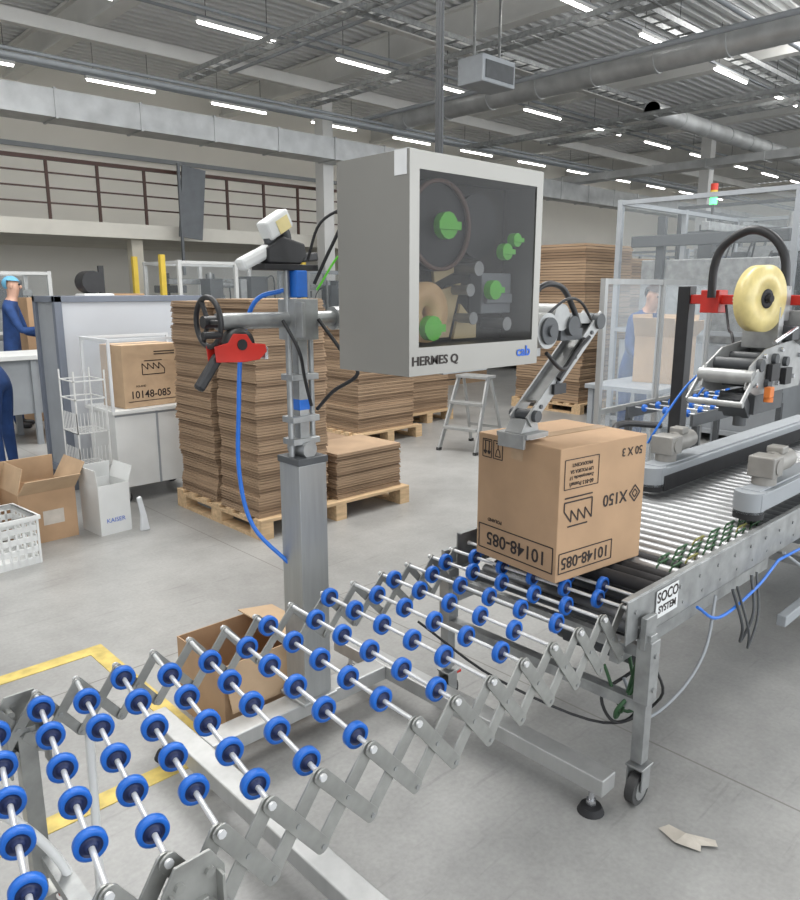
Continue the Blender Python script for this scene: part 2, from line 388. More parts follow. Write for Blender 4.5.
for (x,y,s_) in((.515,NY-.022,-1),(.47,FY+.022,1)):
    a,c=(y-.012,y-.006) if s_<0 else (y+.006,y+.012)
    b=B().prism([(x-.062,.53),(x+.062,.53),(x+.062,.66),(x+.035,.705),(x-.035,.705),(x-.062,.66)],a,c)
    b.bx(x-.05,x-.044,y-.035,y+.01,.50,.66).bx(x+.044,x+.05,y-.035,y+.01,.50,.66)
    b.bx(x-.022,x+.022,y-.022,y+.022,.17,.62).bx(x-.035,x+.035,y-.030,y+.012,.60,.606)
    for zz in(.555,.665): 
        for xx in(x-.03,x+.03): b.cyl((xx,y-.020,zz),(xx,y+.01,zz),.010,6)
    b.cyl((x,y-.034,.60),(x,y+.0,.60),.014,6)
    caster(b,x-.01,y-.01)
    part(b,'leg',sc,[galvL,tyre,red],bv=.001)
b=B().bx(.47,.515,NY,FY,.21,.24); part(b,'cross_brace',sc,[galv])
b=B().tube([(.30,FY,.52),(.42,FY-.06,.40),(.5,FY-.1,.24),(.52,FY-.12,.05)],.012,8); part(b,'support_tube',sc,[white])
b=B().tube([(.62,FY,.54),(.60,FY-.05,.36),(.58,FY-.08,.05)],.012,8); part(b,'support_tube',sc,[white])
# ================================================================ roller conveyor
rc=thing('roller_conveyor','galvanised powered roller conveyor with rubber rollers and green drive belts','conveyor',(2.9,1.5,0))
for (y0,s) in((1.075,1),(1.90,-1)):
    x00=2.0 if s>0 else 2.12
    b=B().bx(x00,5.6,y0-.003,y0+.003,.60,.745).bx(x00,5.6,y0,y0+s*.022,.742,.748).bx(x00,5.6,y0,y0+s*.022,.60,.606)
    x=x00+.05
    while x<5.5: b.cyl((x,y0-s*.008,.70),(x,y0,.70),.008,6); b.cyl((x+.03,y0-s*.006,.635),(x+.03,y0,.635),.006,6); x+=.075*2
    part(b,'side_rail',rc,[galv],bv=.001)
x=2.235;i=0
groll=M('grey_roller',(.33,.335,.34),.40,.5,12,.12)
ygb=M('yellow_green_belt',(.22,.21,.05),.5,0,20,.1)
rx=[]
while x<5.5:
    m=[rubber,galv] if i in(0,1,2,4) else [groll,galv]; r=.024
    b=B().cyl((x,1.10,.712),(x,1.875,.712),r,16,0).cyl((x,1.08,.712),(x,1.10,.712),.006,8,1).cyl((x,1.875,.712),(x,1.895,.712),.006,8,1)
    part(b,'roller',rc,m,org=(x,1.49,.712)); rx.append(x); x+=.060 if i<5 else .072; i+=1
for j in range(3,15):
    xa,xb=rx[j],rx[j+1]
    for n_,yy in enumerate(((1.135,1.185) if j%2 else (1.16,1.21))):
        b=B()
        b.torus((xa,yy,.712),Y,.0245,.0035,14,5).torus((xb,yy,.712),Y,.0245,.0035,14,5)
        b.cyl((xa,yy,.7385),(xb,yy,.7385),.0042,6).cyl((xa,yy,.6855),(xb,yy,.6855),.0042,6)
        part(b,'drive_belt',rc,[ygb if (j*2+n_)%7==3 else greendk])
for x in(2.10,3.9,5.3):
    for y in(1.050,1.925):
        b=B().bx(x-.022,x+.022,y-.022,y+.020,.16,.62).bx(x-.03,x+.03,y-.03,y+.022,.38,.60).bx(x-.035,x+.035,y-.010,y+.010,.57,.68)
        for zz in(.43,.55): b.cyl((x,y-.036,zz),(x,y,zz),.010,6)
        caster(b,x,y,.055)
        part(b,'leg',rc,[galv,tyre,red],bv=.002)
    b=B().bx(x-.02,x+.02,1.06,1.92,.34,.38).bx(x-.015,x+.015,1.07,1.9,.53,.57); part(b,'cross_brace',rc,[galv])
for yy in(1.12,1.82):
    part(B().bx(2.05,3.3,yy,yy+.035,.50,.55),'under_frame',rc,[galv])
for i in range(9):
    x=2.16+.07*i; part(B().cyl((x,1.14,.58),(x,1.84,.58),.022,12),'return_roller',rc,[groll if i%2 else dgrey],org=(x,1.5,.58))
b=B().cyl((2.30,1.15,.43),(2.30,1.50,.43),.050,18).bx(2.24,2.36,1.36,1.46,.40,.55).cyl((2.30,1.12,.43),(2.30,1.15,.43),.038,14,1); part(b,'drive_motor',rc,[dgrey,red])
b=B().bx(2.175,2.325,1.066,1.0690,.635,.732); part(b,'maker_plate',rc,[inkW])
text(rc,'SOCO',.052,(2.25,1.065,.706),X,Z,ink,sx=1,bold=.001); text(rc,'SYSTEM',.036,(2.25,1.065,.662),X,Z,ink,bold=.0008)
b=B().tube([(2.45,1.05,.60),(2.6,1.03,.52),(2.9,1.02,.55),(3.15,1.03,.60)],.006); part(b,'air_hose',rc,[hoseblue])
b=B().tube([(3.15,1.03,.60),(3.3,1.0,.62),(3.5,1.02,.58),(3.7,1.03,.55)],.006); part(b,'air_hose',rc,[hoseblue])
for pts,r,m in(([(2.7,1.03,.60),(2.75,1.0,.45),(2.80,1.02,.36),(2.85,1.0,.47),(2.9,1.04,.6)],.006,dgrey),([(2.74,1.03,.60),(2.79,.99,.42),(2.83,1.0,.33),(2.9,1.0,.45),(2.95,1.04,.6)],.005,dgrey),
    ([(2.15,1.05,.5),(2.2,1.04,.35),(2.12,1.2,.22),(1.9,1.5,.35),(1.8,1.8,.5)],.005,black),([(3.2,1.03,.62),(3.4,.98,.5),(3.7,.95,.40),(4.0,1.0,.5)],.007,grey),
    ([(2.14,1.10,.50),(2.10,1.12,.32),(2.17,1.16,.28),(2.16,1.10,.36),(2.2,1.08,.33),(2.12,1.13,.30),(2.1,1.2,.45)],.006,greendk),([(2.2,1.12,.5),(2.16,1.1,.3),(2.08,1.14,.27),(2.1,1.2,.34),(2.2,1.14,.42),(2.25,1.15,.5)],.006,black),
    ([(2.6,1.05,.6),(2.5,1.03,.42),(2.35,1.05,.30),(2.2,1.10,.25),(2.15,1.15,.4)],.006,grey),([(2.18,1.16,.5),(2.12,1.1,.4),(2.06,1.12,.33),(2.12,1.15,.27),(2.2,1.15,.35)],.007,greendk)):
    part(B().tube(pts,r),'cable',rc,[m])
# ================================================================ case sealer
cs=thing('case_sealer','carton taping machine with side belts, red arm and tape roll','packing machine',(4.1,1.5,0))
for (y0,y1,x0) in((1.60,1.74,3.22),(1.10,1.22,3.10)):
    b=B().bx(x0,5.3,y0,y1,.80,.875).bx(x0+.02,5.3,y0+.02,y1-.02,.875,.885)
    b.cyl((x0+.02,(y0+y1)/2,.79),(x0+.02,(y0+y1)/2,.88),(y1-y0)/2,16)
    part(b,'side_belt_guide',cs,[grey],bv=.004)
    b=B().bx(x0+.02,5.3,y0-.004 if y0>1.4 else y1,y0 if y0>1.4 else y1+.004,.765,.84); b.cyl((x0+.02,(y0+y1)/2,.765),(x0+.02,(y0+y1)/2,.80),(y1-y0)/2,16)
    part(b,'side_belt',cs,[rubber])
    xm=x0+.16; ym=(y0+y1)/2
    b=B().cyl((xm,ym,.885),(xm,ym,.93),.05,16).box((xm,ym,.965),(.11,.11,.09)).cyl((xm+.05,ym,.965),(xm+.20,ym,.965),.05,16).cyl((xm+.20,ym,.965),(xm+.24,ym,.965),.045,16).box((xm+.12,ym,1.02),(.07,.07,.03)).cyl((xm,ym-.06,.965),(xm,ym+.06,.965),.035,14)
    part(b,'gear_motor',cs,[M('motor_grey',(.30,.29,.27),.5,.3,10,.15)],bv=.006)
for y in(1.945,1.00):
    b=B().bx(4.0,4.08,y-.035,y+.035,.0,1.72).bx(3.97,4.11,y-.04,y+.04,0,.02); part(b,'column',cs,[black],bv=.004)
b=B().bx(4.015,4.065,.97,1.96,1.625,1.675).bx(3.98,4.09,1.74,1.84,1.58,1.70); part(b,'cross_beam',cs,[red],bv=.004)
b=B().bx(3.80,4.015,1.47,1.49,1.62,1.68).bx(3.70,3.82,1.465,1.48,1.63,1.67); part(b,'roll_arm',cs,[red],bv=.002)
text(cs,'SOCO',.038,(4.013,1.63,1.65),-Y,Z,inkW)
tax=Vector((.22,1,0)).normalized()
b=B().ring((3.70,1.42,1.66),tax,.155,.045,.07,40,0); part(b,'tape_roll',cs,[tape],label='pale yellow tape roll')
b=B().ring((3.70,1.42,1.66),tax,.045,.02,.075,24,0).cyl(Vector((3.70,1.42,1.66))-tax*.06,Vector((3.70,1.42,1.66))+tax*.05,.018,12); part(b,'roll_hub',cs,[rubber])
hp=[(3.42,1.26),(3.55,1.22),(4.10,1.22),(4.15,1.40),(3.95,1.46),(3.62,1.43),(3.46,1.36)]
b=B().prism(hp,1.34,1.348).prism(hp,1.54,1.55)
b.bx(3.80,3.86,1.36,1.53,1.42,1.62).cyl((3.46,1.32,1.31),(3.46,1.57,1.31),.034,18).bx(3.95,4.1,1.35,1.54,1.24,1.42)
part(b,'taping_head',cs,[alumat],bv=.002)
for (x,z,r) in((3.55,1.36,.030),(3.72,1.38,.026),(3.66,1.27,.028),(3.86,1.36,.024)):
    part(B().cyl((x,1.32,z),(x,1.56,z),r,16),'head_roller',cs,[dgrey])
for (x,z) in((3.52,1.27),(3.60,1.40),(3.78,1.26),(3.80,1.42),(3.98,1.28),(4.05,1.38)): part(B().cyl((x,1.325,z),(x,1.34,z),.012,6),'bolt',cs,[chrome])
b=B().bx(3.60,3.95,1.36,1.53,1.12,1.215).prism([(3.50,1.20),(3.60,1.10),(3.64,1.13),(3.56,1.215)],1.38,1.50).cyl((3.62,1.43,1.06),(3.62,1.43,1.12),.03,14); part(b,'cutter_unit',cs,[dgrey],bv=.003)
b=B().bx(3.88,3.98,1.32,1.56,1.46,1.53); part(b,'guide_block',cs,[dgrey],bv=.003)
b=B().bx(3.64,3.74,1.31,1.335,1.28,1.36).bx(3.82,3.90,1.31,1.335,1.25,1.33); part(b,'black_bracket',cs,[black],bv=.002)
b=B().obox((3.50,1.32,1.34),(3.34,1.32,1.20),.024,.01,Y).cyl((3.34,1.31,1.2),(3.34,1.56,1.2),.014,12).obox((3.50,1.57,1.34),(3.34,1.57,1.20),.024,.01,Y); part(b,'front_arm',cs,[alumat],bv=.002)
b=B().box((3.60,1.30,1.235),(.05,.03,.05)).cyl((3.6,1.30,1.19),(3.6,1.30,1.21),.022,10); part(b,'sensor',cs,[M('orange_plastic',(.7,.2,.04),.4,0,10,.1)],bv=.004)
b=B().bx(3.90,3.98,1.38,1.50,1.55,1.72).bx(4.0,4.08,1.30,1.56,1.44,1.60); part(b,'spring_housing',cs,[alumat],bv=.004)
b=B().cyl((3.66,1.32,1.46),(3.92,1.32,1.52),.010,10); part(b,'tension_rod',cs,[chrome])
b=B().tube([(3.95,1.767,1.66),(3.95,1.765,1.82),(3.95,1.72,1.93),(3.95,1.60,1.995),(3.95,1.49,1.96),(3.95,1.42,1.86),(3.95,1.40,1.70)],.022,10); part(b,'corrugated_hose',cs,[black])
part(B().tube([(3.7,1.6,1.35),(3.6,1.68,1.25),(3.45,1.72,1.1),(3.4,1.78,.95)],.006),'air_hose',cs,[hoseblue])
part(B().tube([(3.9,1.55,1.4),(4.0,1.7,1.3),(3.9,1.8,1.1)],.006),'air_hose',cs,[hoseblue])
part(B().tube([(4.03,1.72,1.62),(3.95,1.66,1.5),(3.85,1.60,1.48),(3.8,1.56,1.4)],.007),'black_cable',cs,[black])
b=B().bx(3.3,5.3,1.02,1.06,.25,.30).bx(3.3,5.3,1.94,1.97,.25,.30).bx(4.2,5.2,1.15,1.85,.35,.58); part(b,'lower_body',cs,[grey],bv=.004)
b=B().tube([(3.35,1.8,.9),(3.3,1.9,1.0),(3.45,1.95,1.02),(3.75,1.9,.98)],.018); part(b,'black_cable',cs,[black])
# ================================================================ cartons
def textgroup(par,items,local=True):
    for (s,size,c,R,U) in items: text(par,s,size,c,R,U,ink,local=local,bold=size*.012)
def carton(label,loc,rz,sx,sy,sz,mat=card,items=(),tapec=True,name='carton'):
    e=thing(name,label,'cardboard box',loc,rz)
    b=B().bx(-sx/2,sx/2,-sy/2,sy/2,0,sz); part(b,'body',e,[mat],local=True,bv=.003)
    b=B().bx(-sx/2,sx/2,-.002,.002,sz,sz+.001,0); part(b,'flap_seam',e,[cardD],local=True)
    if tapec:
        b=B().bx(-sx/2-.0008,sx/2+.0008,-.028,.028,sz+.001,sz+.0018).bx(-sx/2-.0012,-sx/2-.0003,-.028,.028,sz-.07,sz+.001).bx(sx/2+.0003,sx/2+.0012,-.028,.028,sz-.07,sz+.001)
        part(b,'tape_strip',e,[M('clear_brown_tape',(.46,.32,.20),.2,0,20,.1)],local=True)
    if items: textgroup(e,items)
    return e
mX=Vector((-1,0,0)); 
sx,sy,sz=.455,.39,.46
xf=-sx/2-.0016; yf=-sy/2-.0016
D=-Z
items=[('10148-085',.068,(xf,-.005,.075),Y,D),('POLAND',.018,(xf,.10,.145),Y,D),('10148-085',.058,(-.08,yf,.065),mX,D),('X150',.060,(.065,yf,.25),mX,D),('50 X 3',.042,(.145,yf,.41),mX,D),
 ('60-813 Poznań',.020,(-.12,yf,.335),mX,D),('Zwierzyniecka 17',.017,(-.12,yf,.357),mX,D),('LPP POLSKA SA',.017,(-.12,yf,.378),mX,D),('PRODUCENT:',.017,(-.12,yf,.400),mX,D)]
mc=carton('brown cardboard carton with upside-down printing riding on the rollers',(2.228,1.497,.738),math.radians(-7),sx,sy,sz,card,items)
def seg(b,face,u0,v0,u1,v1,w=.004):
    if face=='x': b.obox((xf,u0,v0),(xf,u1,v1),w,.0008,X)
    else: b.obox((u0,yf,v0),(u1,yf,v1),w,.0008,Y)
def poly(b,face,pts,w=.004,close=True):
    for i in range(len(pts) if close else len(pts)-1):
        p_,q_=pts[i],pts[(i+1)%len(pts)]; seg(b,face,*p_,*q_,w)
def rect(b,face,u0,v0,u1,v1,w=.004): poly(b,face,[(u0,v0),(u1,v0),(u1,v1),(u0,v1)],w)
def mark(fn):
    b=B(); fn(b); part(b,'printed_mark',mc,[ink],local=True)
mark(lambda b: rect(b,'x',-.18,.03,.18,.12))
mark(lambda b:(rect(b,'x',.125,.375,.170,.440,.003),poly(b,'x',[(.138,.432),(.138,.392)],.004,False),poly(b,'x',[(.157,.432),(.157,.392)],.004,False),poly(b,'x',[(.131,.397),(.138,.386),(.145,.397)],.004,True),poly(b,'x',[(.150,.397),(.157,.386),(.164,.397)],.004,True),poly(b,'x',[(.130,.434),(.165,.434)],.003,False)))
mark(lambda b:(rect(b,'x',.070,.375,.115,.440,.003),poly(b,'x',[(.080,.384),(.105,.384),(.100,.405),(.0925,.412),(.085,.405)],.003,True),poly(b,'x',[(.0925,.412),(.0925,.430)],.004,False),poly(b,'x',[(.082,.431),(.103,.431)],.004,False)))
mark(lambda b: rect(b,'y',-.215,.03,.06,.10)); mark(lambda b: rect(b,'y',-.205,.32,-.035,.42,.003))
saw=[(-.06,.275),(-.06,.205),(-.095,.245),(-.095,.205),(-.13,.245),(-.13,.205),(-.165,.245),(-.165,.205),(-.20,.245),(-.20,.275)]
mark(lambda b: poly(b,'y',saw,.005,True))
mark(lambda b: poly(b,'y',[(-.20,.290),(-.06,.290)],.005,False)); mark(lambda b: poly(b,'y',[(-.18,.190),(-.08,.190)],.005,False))
mark(lambda b: poly(b,'y',[(.145,.25),(.175,.28),(.205,.25),(.175,.22)],.005)); mark(lambda b: poly(b,'y',[(.16,.25),(.175,.265),(.19,.25),(.175,.235)],.004))
def opencarton(label,loc,rz,sx,sy,sz,flaps=(50,35,60,30),mat=card,tx=None):
    e=thing('open_carton',label,'cardboard box',loc,rz); t=.005
    b=B().bx(-sx/2,sx/2,-sy/2,sy/2,0,t).bx(-sx/2,-sx/2+t,-sy/2,sy/2,t,sz).bx(sx/2-t,sx/2,-sy/2,sy/2,t,sz).bx(-sx/2+t,sx/2-t,-sy/2,-sy/2+t,t,sz).bx(-sx/2+t,sx/2-t,sy/2-t,sy/2,t,sz)
    part(b,'body',e,[mat],local=True)
    L=min(sx,sy)*.5
    for i,(px,py,ax,w,ang) in enumerate(((-sx/2,0,(-1,0),sy,flaps[0]),(sx/2,0,(1,0),sy,flaps[1]),(0,-sy/2,(0,-1),sx,flaps[2]),(0,sy/2,(0,1),sx,flaps[3]))):
        if ang is None: continue
        a=math.radians(ang); d=Vector((ax[0]*math.sin(a),ax[1]*math.sin(a),math.cos(a)))
        s_=Vector((ax[1],ax[0],0)); p0=Vector((px,py,sz)); nn=d.cross(s_).normalized()*t
        vs=[p0-s_*w/2,p0+s_*w/2,p0+s_*w/2*.96+d*L,p0-s_*w/2*.96+d*L]; vs=vs+[v+nn for v in vs]
        b=B().add(vs,[(0,1,2,3),(4,7,6,5),(0,4,5,1),(1,5,6,2),(2,6,7,3),(3,7,4,0)]); part(b,'flap',e,[card2 if mat!=white else white],local=True)
    if tx: textgroup(e,tx)
    return e
opencarton('open brown carton on the floor beneath the wheel conveyor',(1.49,2.47,0),0,.46,.36,.32,(None,-80,165,None))
e=opencarton('open brown carton with raised flaps on the floor',(1.60,5.38,0),.05,.38,.36,.36,(-15,30,50,-10),card)
part(B().bx(-.04,.10,-.1815,-.1805,.12,.22),'paper_label',e,[M('shipping_label',(.55,.50,.44),.6,0,20,.1)],local=True)
opencarton('open brown carton beside a crate on the floor',(1.14,5.68,0),-.1,.38,.36,.38,(30,10,60,20),card)
e=opencarton('white printed open carton standing on the floor',(2.0,5.20,0),.08,.23,.28,.36,(5,20,None,-10),white)
text(e,'KAISER',.045,(0,-.142,.10),X,Z,inkB,local=True)
# ================================================================ printer
pr=thing('label_printer','stainless steel label print-and-apply unit with smoked window','label printer',(1.64,1.56,1.475))
x0,x1,y0,y1,z0,z1=1.362,1.922,1.40,1.690,1.475,2.045
b=B().bx(x0,x1,y0+.13,y1,z0,z1).bx(x0,x0+.035,y0,y0+.13,z0,z1).bx(x1-.03,x1,y0,y0+.13,z0,z1).bx(x0+.035,x1-.03,y0,y0+.13,z0,z0+.075).bx(x0+.035,x1-.03,y0,y0+.13,z1-.045,z1)
body=part(b,'housing',pr,[steel])
b=B().bx(x0+.035,x1-.03,y0+.122,y0+.129,z0+.075,z1-.045); part(b,'inner_panel',pr,[M('inner_panel_paint',(.075,.07,.062),.7,spec=.1)])
wy=y0+.003
b=B().add([(x0+.034,wy,z0+.074),(x1-.029,wy,z0+.074),(x1-.029,wy,z1-.044),(x0+.034,wy,z1-.044)],[(0,1,2,3)]); part(b,'window',pr,[tint],label='smoked transparent window')
ox=-.023
discm=M('dark_ribbon',(.012,.011,.012),.5)
b=B().cyl((1.53+ox,1.44,1.87),(1.53+ox,1.48,1.87),.120,36); part(b,'ribbon_disc',pr,[discm])
b=B().cyl((1.72+ox,1.46,1.88),(1.72+ox,1.50,1.88),.09,28); part(b,'ribbon_disc',pr,[discm])
b=B().ring((1.53+ox,1.432,1.87),Y,.120,.110,.012,36); part(b,'disc_rim',pr,[M('rim_brown',(.16,.09,.07),.5,0,12,.2)])
for (x,z,r) in((1.545+ox,1.87,.036),(1.490+ox,1.598,.034),(1.75+ox,1.70,.028),(1.80+ox,1.81,.024),(1.845+ox,1.845,.020)):
    b=B().cyl((x,1.412,z),(x,1.436,z),r,12).bx(x-r*1.2,x+r*1.2,1.406,1.412,z-r*.3,z+r*.3); part(b,'green_knob',pr,[green])
b=B().ring((1.490+ox,1.462,1.640),Y,.082,.02,.05,32); part(b,'label_roll',pr,[amber])
b=B().prism([(1.56,1.565),(1.61,1.565),(1.66,1.72),(1.58,1.70)],1.49,1.50); part(b,'guide_plate',pr,[tan])
b=B().prism([(1.62,1.56),(1.72,1.56),(1.72,1.60),(1.65,1.66)],1.48,1.49); part(b,'guide_plate',pr,[tan])
b=B().prism([(1.56,1.72),(1.64,1.75),(1.64,1.81),(1.55,1.78)],1.50,1.51); part(b,'guide_plate',pr,[tan])
for (x,z,r) in((1.63,1.70,.014),(1.665,1.76,.016),(1.645,1.62,.014),(1.80,1.60,.016)):
    b=B().cyl((x,1.43,z),(x,1.52,z),r,14).cyl((x,1.425,z),(x,1.43,z),r*1.3,14); part(b,'guide_roller',pr,[alumat])
b=B().bx(1.73,1.87,1.47,1.52,1.63,1.75).bx(1.74,1.86,1.455,1.47,1.66,1.69); part(b,'print_unit',pr,[grey],bv=.004)
text(pr,'HERMES Q',.034,(1.462,1.3985,1.513),X,Z,ink,sx=1.15,bold=.0006); text(pr,'cab',.042,(1.850,1.3985,1.516),X,Z,inkB,sx=1.2,bold=.001)
b=B().bx(x0-.0016,x0-.0002,1.41,1.455,1.985,2.046).bx(x0-.0016,x0+.035,1.405,1.455,2.0455,2.047); part(b,'tape_scrap',pr,[inkW],label='strip of white adhesive tape')
b=B().bx(1.6,1.8,1.50,1.685,1.455,1.475); part(b,'underside_plate',pr,[galv])
# ---- applicator arm
ap=thing('label_applicator','silver swing arm pressing a label pad onto the carton','applicator arm',(2.1,1.55,1.45))
b=B().bx(1.922,2.08,1.50,1.66,1.48,1.60).cyl((2.02,1.43,1.57),(2.02,1.66,1.57),.058,24).cyl((2.14,1.46,1.61),(2.14,1.62,1.61),.045,20); part(b,'drive_housing',ap,[alumat],bv=.002)
b=B().cyl((2.02,1.42,1.57),(2.02,1.428,1.57),.044,22).cyl((2.02,1.41,1.57),(2.02,1.422,1.57),.018,12); part(b,'motor_face',ap,[dgrey])
part(B().cyl((2.20,1.45,1.58),(2.20,1.60,1.58),.034,18).bx(2.15,2.28,1.47,1.55,1.53,1.57),'pivot_motor',ap,[dgrey])
part(B().tube([(1.98,1.5,1.62),(2.04,1.48,1.71),(2.14,1.47,1.71),(2.20,1.46,1.64),(2.24,1.46,1.58)],.010),'cable',ap,[black])
part(B().tube([(2.0,1.42,1.5),(2.1,1.42,1.44),(2.2,1.44,1.49),(2.28,1.44,1.54)],.007),'cable',ap,[black])
part(B().tube([(2.02,1.44,1.62),(2.10,1.42,1.67),(2.20,1.43,1.66),(2.30,1.45,1.60)],.005),'cable',ap,[black])
P1=Vector((2.40,1.51,1.600)); P2=Vector((2.005,1.51,1.275)); 
b=B()
for yy in(1.475,1.545): 
    b.obox((P1.x,yy,P1.z),(P2.x,yy,P2.z),.046,.008,Y,0,.015)
b.obox((P1.x-.03,1.51,P1.z-.026),(P2.x+.06,1.51,P2.z+.051),.012,.064,Y)
part(b,'swing_arm',ap,[alumat],bv=.001)
for t in(.15,.4,.65,.88):
    q=P1.lerp(P2,t); part(B().cyl((q.x,1.466,q.z),(q.x,1.471,q.z),.008,6),'bolt',ap,[dgrey])
b=B().obox((2.14,1.51,1.605),(2.40,1.51,1.600),.036,.05,Y); part(b,'upper_link',ap,[alumat],bv=.001)
b=B().cyl((2.385,1.460,1.59),(2.385,1.560,1.59),.028,20); part(b,'elbow_joint',ap,[dgrey])
b=B().cyl((2.02,1.455,1.285),(2.02,1.565,1.285),.020,16); part(b,'wrist_joint',ap,[dgrey])
b=B().cyl((2.29,1.465,1.53),(2.14,1.465,1.40),.010,14); part(b,'pneumatic_cylinder',ap,[black])
b=B().bx(1.955,2.075,1.45,1.58,1.213,1.230).prism([(1.96,1.230),(2.06,1.230),(2.05,1.268),(1.99,1.275)],1.48,1.55).bx(1.95,1.962,1.46,1.57,1.18,1.23); part(b,'press_pad',ap,[alumat],bv=.002)
b=B().bx(1.99,2.075,1.46,1.56,1.2085,1.213); part(b,'label',ap,[inkW])
b=B().bx(2.11,2.18,1.458,1.468,1.35,1.385); part(b,'black_fitting',ap,[black])
# ================================================================ printer stand
st=thing('printer_stand','steel floor stand with square column holding the printing unit','machine stand',(1.55,2.15,0))
for x in(1.06,1.95):
    b=B().bx(x-.04,x+.04,1.07,2.45,.10,.16); part(b,'base_beam',st,[alu],bv=.004)
    for y in(1.13,2.38):
        b=B().cyl((x,y,.02),(x,y,.10),.010,10,0).cyl((x,y,.0),(x,y,.022),.045,20,1,r2=.035).cyl((x,y,.03),(x,y,.045),.018,6,0)
        part(b,'levelling_foot',st,[chrome,rubber])
b=B().bx(1.10,1.91,2.10,2.20,.10,.16); part(b,'cross_beam',st,[alu],bv=.004)
b=B().bx(1.49,1.612,2.088,2.21,.16,1.09)
b.bx(1.47,1.63,2.07,2.23,.16,.175); part(b,'column',st,[colm],bv=.004)
b=B().bx(1.485,1.617,2.083,2.215,1.09,1.115); part(b,'column_cap',st,[dgrey],bv=.003)
b=B().bx(1.532,1.572,2.13,2.17,1.115,1.66).cyl((1.505,2.15,1.10),(1.505,2.15,1.78),.011,12).cyl((1.60,2.15,1.12),(1.60,2.15,1.60),.010,12)
for z in(1.17,1.25,1.40): b.box((1.55,2.15,z),(.115,.07,.022))
b.cyl((1.55,2.10,1.14),(1.55,2.20,1.14),.03,14)
part(b,'mast',st,[galv],bv=.002)
part(B().box((1.553,2.152,1.30),(.045,.045,.04)),'blue_clamp',st,[hoseblue],bv=.003); part(B().box((1.54,2.13,1.72),(.045,.045,.09)),'blue_clamp',st,[hoseblue],bv=.003)
b=B().bx(1.50,1.60,2.10,2.20,1.53,1.67).bx(1.50,1.515,2.06,2.10,1.54,1.66); part(b,'clamp_block',st,[galv],bv=.003)
b=B().cyl((1.23,2.15,1.60),(1.80,2.15,1.60),.027,20).cyl((1.74,2.15,1.60),(1.74,1.70,1.60),.030,20).cyl((1.70,2.15,1.60),(1.80,2.15,1.60),.042,20).bx(1.64,1.86,1.692,1.707,1.52,1.70)
part(b,'arm_tube',st,[galv])
def handwheel(c,ax,R,spokes=3):
    b=B().torus(c,ax,R,.009,30,8); a,bb,d=axisM(ax); c=Vector(c)
    b.cyl(c-d*.02,c+d*.03,.02,12)
    for i in range(spokes):
        t=2*math.pi*i/spokes; b.cyl(c,c+(a*math.cos(t)+bb*math.sin(t))*R,.008,8)
    b.cyl(c+(a*math.cos(.5)+bb*math.sin(.5))*R-d*.06,c+(a*math.cos(.5)+bb*math.sin(.5))*R,.012,10)
    part(b,'handwheel',st,[black])
handwheel((1.20,2.15,1.60),X,.078)
b=B().tube([(1.50,2.16,1.70),(1.42,2.22,1.66),(1.39,2.27,1.50),(1.375,2.28,1.30),(1.37,2.29,1.05),(1.40,2.26,.85),(1.50,2.18,.70)],.008,8); part(b,'air_hose',st,[hoseblue])
for pts,r in(([(1.60,2.12,1.72),(1.65,2.08,1.85),(1.70,2.02,1.98),(1.75,1.98,1.92),(1.72,1.9,1.72)],.006),([(1.60,2.1,1.60),(1.63,2.02,1.5),(1.65,1.95,1.42),(1.62,2.05,1.35),(1.60,2.12,1.28)],.007),([(1.56,2.10,1.8),(1.58,2.05,1.92),(1.66,1.98,1.98)],.005),([(1.45,2.10,1.60),(1.47,2.04,1.50),(1.52,2.08,1.40),(1.56,2.1,1.3)],.006)):
    part(B().tube(pts,r),'cable',st,[black])
b=B().tube([(1.61,2.12,1.70),(1.68,2.05,1.82),(1.70,2.0,1.60),(1.66,2.02,1.48)],.004); part(b,'green_wire',st,[green])
# red tape gun
e=thing('tape_dispenser','slim red tape gun with black handle hanging on the stand','tape gun',(1.27,2.13,1.475))
fr=[(-.075,.0),(.03,-.005),(.085,.0),(.115,.025),(.11,.05),(.06,.055),(.04,.085),(-.01,.088),(-.03,.06),(-.08,.05)]
b=B().prism(fr,-.028,-.024).prism(fr,.024,.028).bx(-.07,.02,-.024,.024,.044,.050); part(b,'frame',e,[red],local=True,bv=.002)
part(B().ring((.02,0,.052),Y,.052,.022,.044,28),'tape_roll',e,[M('black_tape_roll',(.03,.03,.03),.4,0,10,.1)],local=True)
part(B().cyl((.02,-.032,.052),(.02,.03,.052),.018,14),'roll_hub',e,[black],local=True)
part(B().obox((-.05,0,.02),(-.13,0,-.085),.034,.030,Y),'handle',e,[black],local=True,bv=.010)
part(B().bx(.108,.120,-.026,.026,.0,.04),'cutting_blade',e,[chrome],local=True)
g=thing('handheld_labeller','black and white handheld labelling device resting on the stand','label gun',(1.47,2.17,1.787),math.radians(8))
b=B().prism([(-.05,.0),(.10,.0),(.13,.03),(.12,.07),(.02,.09),(-.05,.05)],-.03,.03).obox((.10,0,.02),(.20,0,.03),.03,.03,Y); part(b,'body',g,[black],local=True,bv=.006)
b=B().obox((-.02,0,.045),(-.15,0,-.01),.042,.042,Y); part(b,'white_handle',g,[white],local=True,bv=.012)
b=B().obox((-.04,0,.10),(.06,0,.155),.065,.052,Y); part(b,'roll_cover',g,[white],local=True,bv=.008)
b=B().obox((.0,-.0275,.115),(.05,-.0275,.142),.045,.002,Y); part(b,'yellow_label',g,[tape],local=True)
b=B().ring((.02,0,.085),Y,.05,.02,.03,24); part(b,'label_roll',g,[dgrey],local=True)
b=B().bx(1.40,1.62,2.12,2.20,1.765,1.785); part(b,'holder_tray',st,[black],bv=.002)
